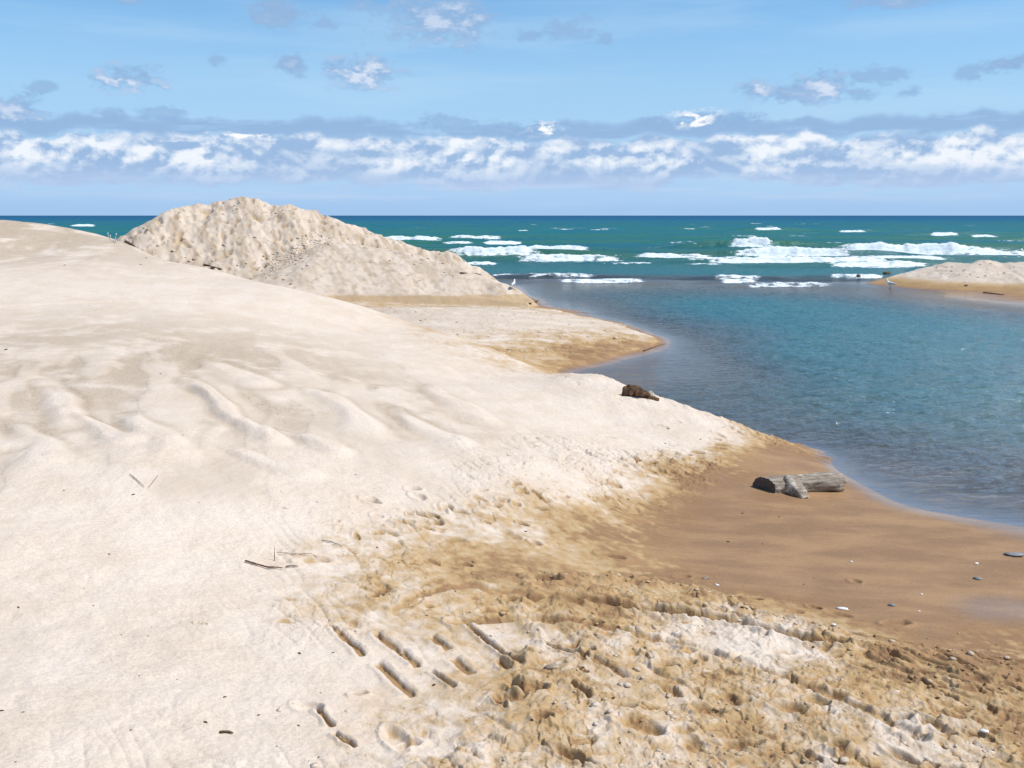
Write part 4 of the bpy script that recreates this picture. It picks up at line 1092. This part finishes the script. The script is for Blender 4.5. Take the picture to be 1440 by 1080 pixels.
# ------------------------------------------------------------------ gulls
def gull(loc, rot, label, scl=1.):
    g_ = empty('gull', loc); g_.rotation_euler = (0, 0, rot); g_.scale = (scl,) * 3
    tag(g_, label, 'gull', 'gulls standing at the river mouth')
    # one continuous body: tail, rump, breast, neck, head, crown
    tube('body', [(-.20, 0, .150), (-.15, 0, .160), (-.09, 0, .172), (-.02, 0, .182), (.05, 0, .198), (.10, 0, .232), (.122, 0, .275), (.135, 0, .315), (.150, 0, .335), (.166, 0, .334)],
         [.008, .030, .052, .068, .070, .054, .038, .034, .034, .012], GULLW, g_, seg=18, sub=4, oval=.85)
    for s in (-1, 1):
        tube('wing', [(.07, s * .052, .215), (.0, s * .062, .210), (-.10, s * .048, .190), (-.18, s * .022, .172), (-.235, s * .008, .160)], [.020, .042, .034, .018, .004], GULLG, g_, seg=12, sub=3, oval=.4)
        tube('leg', [(.0, s * .025, .135), (-.004, s * .026, .07), (.002, s * .027, .0)], [.010, .006, .006], GULLL, g_, seg=8, sub=2)
        tube('foot', [(-.01, s * .027, .006), (.03, s * .03, .006), (.055, s * .034, .004)], [.006, .012, .008], GULLL, g_, seg=8, sub=2, oval=1.8)
    tube('bill', [(.160, 0, .334), (.190, 0, .328), (.212, 0, .318)], [.012, .009, .003], BILL, g_, seg=8, sub=2)
    for s in (-1, 1):
        e_ = lump('eye', DARKW, (.005, .004, .005), 1, g_, sub=1); e_.location = (.150, s * .029, .342)
    return g_
h1 = hit(722, 407)
gull(h1, math.radians(75), 'white gull standing on the tip of sand beside the mound', .78)
h2 = W(1252, 405, z=0); gull((h2[0], h2[1], max(ground(h2[0], h2[1]), -.02)), math.radians(150), 'white gull with grey wings wading beside the far sandbar', .9)

# ------------------------------------------------------------------ camera, sun, sky
cam = bpy.data.cameras.new('camera'); co = bpy.data.objects.new('camera', cam); COL.objects.link(co)
co.location = (0, 0, H); co.rotation_euler = (math.pi / 2 - PITCH, 0, 0)
cam.sensor_width = 36; cam.lens = F / 1440 * 36; cam.clip_start = .05; cam.clip_end = 100000
scene.camera = co

AZ, EL = math.radians(100), math.radians(56)
sv = Vector((math.sin(AZ) * math.cos(EL), math.cos(AZ) * math.cos(EL), math.sin(EL)))
sun = bpy.data.lights.new('sun', 'SUN'); sun.energy = 4.4; sun.angle = math.radians(.53); sun.color = (1, .955, .89)
so = bpy.data.objects.new('sun', sun); COL.objects.link(so); so.rotation_euler = sv.to_track_quat('Z', 'Y').to_euler()

wd = bpy.data.worlds.new('World'); scene.world = wd; wd.use_nodes = True
t = wd.node_tree; t.nodes.clear(); N = NT_(t)
out = N.n('ShaderNodeOutputWorld'); bg = N.n('ShaderNodeBackground'); bg.inputs[1].default_value = .1
sky = N.n('ShaderNodeTexSky', sky_type='NISHITA'); sky.sun_disc = False; sky.sun_elevation = EL; sky.sun_rotation = AZ
sky.air_density = 1.0; sky.dust_density = .3; sky.ozone_density = 1.5
gen = N.n('ShaderNodeTexCoord').outputs['Generated']
sx = N.n('ShaderNodeSeparateXYZ'); N.put(sx.inputs[0], gen)
el = N.m('MULTIPLY', N.m('ARCSINE', sx.outputs[2]), 57.2958)          # degrees
az = N.m('MULTIPLY', N.m('ARCTAN2', sx.outputs[0], sx.outputs[1]), 57.2958)
# clear air: a touch bluer and brighter than the model overhead, milky near the lake
skyc = N.mix(1., sky.outputs[0], (.77, 1.16, 1.40), 'MULTIPLY')
base = N.mix(N.ss(el, 14., 1.), skyc, (3.9, 5.9, 8.4))
base = N.mix(N.ss(el, 1.6, .0, 0., .5), base, (3.0, 4.7, 7.6))
wisp = N.noise(N.comb(N.m('MULTIPLY', az, .05), N.m('MULTIPLY', el, .45), 3.), 1., 4, .55)
base = N.mix(N.ss(wisp, .42, .72, 0., .35), base, (5.0, 6.9, 8.7))
def cl_noise(ox, oy, sc, zoff, det=7, asp=1.5):
    v = N.comb(N.m('ADD', az, ox), N.m('MULTIPLY', N.m('ADD', el, oy), asp), zoff)
    return N.noise(v, sc, det, .56, .1)
def px2a(px): return math.degrees(math.atan((px - 720) / F))
def py2e(px, py):
    w_ = W(px, py, d=100.); return math.degrees(math.atan2(w_[2] - H, math.hypot(w_[0], w_[1])))
def pa(px, py):
    w_ = W(px, py, d=100.); return math.degrees(math.atan2(w_[0], w_[1]))
WHITE = (8.6, 8.9, 9.4); SHADE = (2.9, 4.2, 6.6); MID = (5.2, 6.2, 8.2)
# long bank of cumulus above the lake
nA = cl_noise(0, 0, .42, 1.); nB = cl_noise(-.18, .32, .42, 1.)
topn = N.noise(N.comb(N.m('MULTIPLY', az, .30), 0., 7.), 1., 3, .5)
top = N.m('ADD', 4.15, N.m('MULTIPLY', N.m('SUBTRACT', topn, .5), 2.8))
dtop = N.m('SUBTRACT', top, el)                       # below the top
env = N.m('MULTIPLY', N.ss(dtop, -.55, .5), N.ss(N.m('ADD', el, N.m('MULTIPLY', N.m('SUBTRACT', N.noise(N.comb(N.m('MULTIPLY', az, .22), N.m('MULTIPLY', el, .8), 31.), 1., 4, .6), .5), 2.2)), 1.0, 2.5))
dens = N.ss(N.m('ADD', nA, N.m('MULTIPLY', env, .48)), .56, .80)
dens = N.m('MULTIPLY', dens, N.ss(env, .02, .30))
lit = N.ss(N.m('SUBTRACT', nA, nB), -.10, .12)
bil = N.ss(nA, .42, .62)
hgt_ = N.m('MULTIPLY', N.ss(el, 1.7, 3.2, .3, 1.), N.ss(N.noise(N.comb(N.m('MULTIPLY', az, .16), N.m('MULTIPLY', el, .5), 41.), 1., 3, .5), .36, .58, .45, 1.1))
lv = N.m('MULTIPLY', N.m('ADD', N.m('MULTIPLY', lit, .75), N.m('MULTIPLY', bil, .35)), hgt_, clamp=True)
cc_ = N.mix(N.ss(lv, .0, .45), (3.1, 4.6, 7.0), (5.6, 6.7, 8.3)); cc_ = N.mix(N.ss(lv, .30, 1.0), cc_, WHITE)
cc_ = N.mix(N.ss(el, 3.1, 1.2, 0., .75), cc_, (4.5, 5.8, 8.2))
base = N.mix(N.m('MULTIPLY', dens, .93), base, cc_)
# flat blue-grey stratus sheets at the top of the bank
n_s = N.noise(N.comb(N.m('MULTIPLY', az, .16), N.m('MULTIPLY', el, 1.1), 11.), 1., 6, .6)
el2 = N.m('ADD', el, N.m('MULTIPLY', N.m('SUBTRACT', topn, .5), -2.2))
e1 = N.m('MULTIPLY', N.ss(el2, 3.9, 4.5), N.ss(el2, 5.5, 4.9))
strat = N.ss(N.m('ADD', n_s, N.m('MULTIPLY', e1, .30)), .58, .80)
base = N.mix(N.m('MULTIPLY', N.m('MULTIPLY', strat, e1), .9), base, (2.8, 4.4, 6.9))
n_t = N.noise(N.comb(N.m('MULTIPLY', az, .12), N.m('MULTIPLY', el, 1.6), 17.), 1., 5, .6)
e2 = N.m('MULTIPLY', N.ss(el, .5, 1.2), N.ss(el, 2.4, 1.7))
base = N.mix(N.m('MULTIPLY', N.m('MULTIPLY', N.ss(n_t, .45, .68), e2), .45), base, (5.4, 6.4, 8.3))
# scattered small clouds: (photo x, y, half width, half height, how sunlit)
PUFF = [(185, 112, 52, 20, .9), (58, 122, 20, 9, .1), (20, 155, 42, 22, .5), (155, 158, 24, 9, .1), (228, 160, 36, 12, .15), (310, 82, 15, 9, .1), (412, 90, 28, 17, .25), (508, 100, 62, 28, .8),
        (395, 18, 48, 24, .2), (458, 32, 18, 12, .1), (618, 25, 100, 38, .45), (510, 6, 30, 12, .15), (800, 40, 44, 18, .1), (745, 50, 22, 10, .0), (1068, 126, 36, 19, .8), (1150, 122, 48, 26, .8), (1112, 130, 36, 14, .3),
        (1235, 105, 40, 14, .1), (1208, 132, 26, 11, .1), (1275, 131, 22, 10, .1), (1425, 90, 34, 13, .2), (1358, 102, 18, 12, .05), (1265, 0, 80, 11, .2), (180, 0, 34, 7, .2), (853, 55, 14, 9, .0),
        (983, 168, 42, 15, 1.5), (920, 172, 26, 10, .1), (1035, 172, 42, 14, .2), (640, 176, 60, 16, .15), (735, 186, 44, 14, .3), (765, 181, 30, 9, 1.3), (350, 190, 60, 6, 1.1)]
puffn = cl_noise(3, 9, .75, 5., 6, 1.7); puffm = cl_noise(3, 9.32, .75, 5., 6, 1.7); edgen = cl_noise(0, 0, 1.9, 9., 5, 1.8)
pl_ = N.ss(N.m('SUBTRACT', puffn, puffm), -.10, .09)
for (px, py, hw, hh_, lt) in PUFF:
    a0 = pa(px, py); e0 = py2e(px, py); da = hw / F * 57.3 * 1.15; de = hh_ / F * 57.3 * 1.15
    dx = N.m('DIVIDE', N.m('SUBTRACT', az, a0), da); dy = N.m('DIVIDE', N.m('SUBTRACT', el, e0), de)
    rr_ = N.m('SQRT', N.m('ADD', N.m('MULTIPLY', dx, dx), N.m('MULTIPLY', dy, dy)))
    f_ = N.m('ADD', N.m('SUBTRACT', 1., rr_), N.m('ADD', N.m('MULTIPLY', N.m('SUBTRACT', puffn, .5), 1.9), N.m('MULTIPLY', N.m('SUBTRACT', edgen, .5), 1.3)))
    aa = N.m('MULTIPLY', N.ss(f_, .05, .75), N.ss(rr_, 1.5, 1.0))
    if lt < .2: aa = N.m('MULTIPLY', aa, .75)
    l_ = N.m('MULTIPLY', N.m('ADD', N.m('MULTIPLY', pl_, .35), N.ss(N.m('SUBTRACT', f_, N.m('MULTIPLY', dy, .25)), .45, 1.25, 0., .8)), lt)
    c_ = N.mix(N.ss(l_, .0, .8), (2.7, 4.4, 6.9), (6.3, 7.2, 8.7) if lt < 1 else (9.4, 9.6, 9.8))
    base = N.mix(aa, base, c_)
N.put(bg.inputs[0], base); t.links.new(bg.outputs[0], out.inputs[0])
wd.cycles.sampling_method = 'MANUAL'; wd.cycles.sample_map_resolution = 512

scene.view_settings.view_transform = 'Standard'; scene.view_settings.look = 'None'
scene.view_settings.exposure = .10; scene.view_settings.gamma = 1
scene.cycles.max_bounces = 6; scene.cycles.transparent_max_bounces = 8
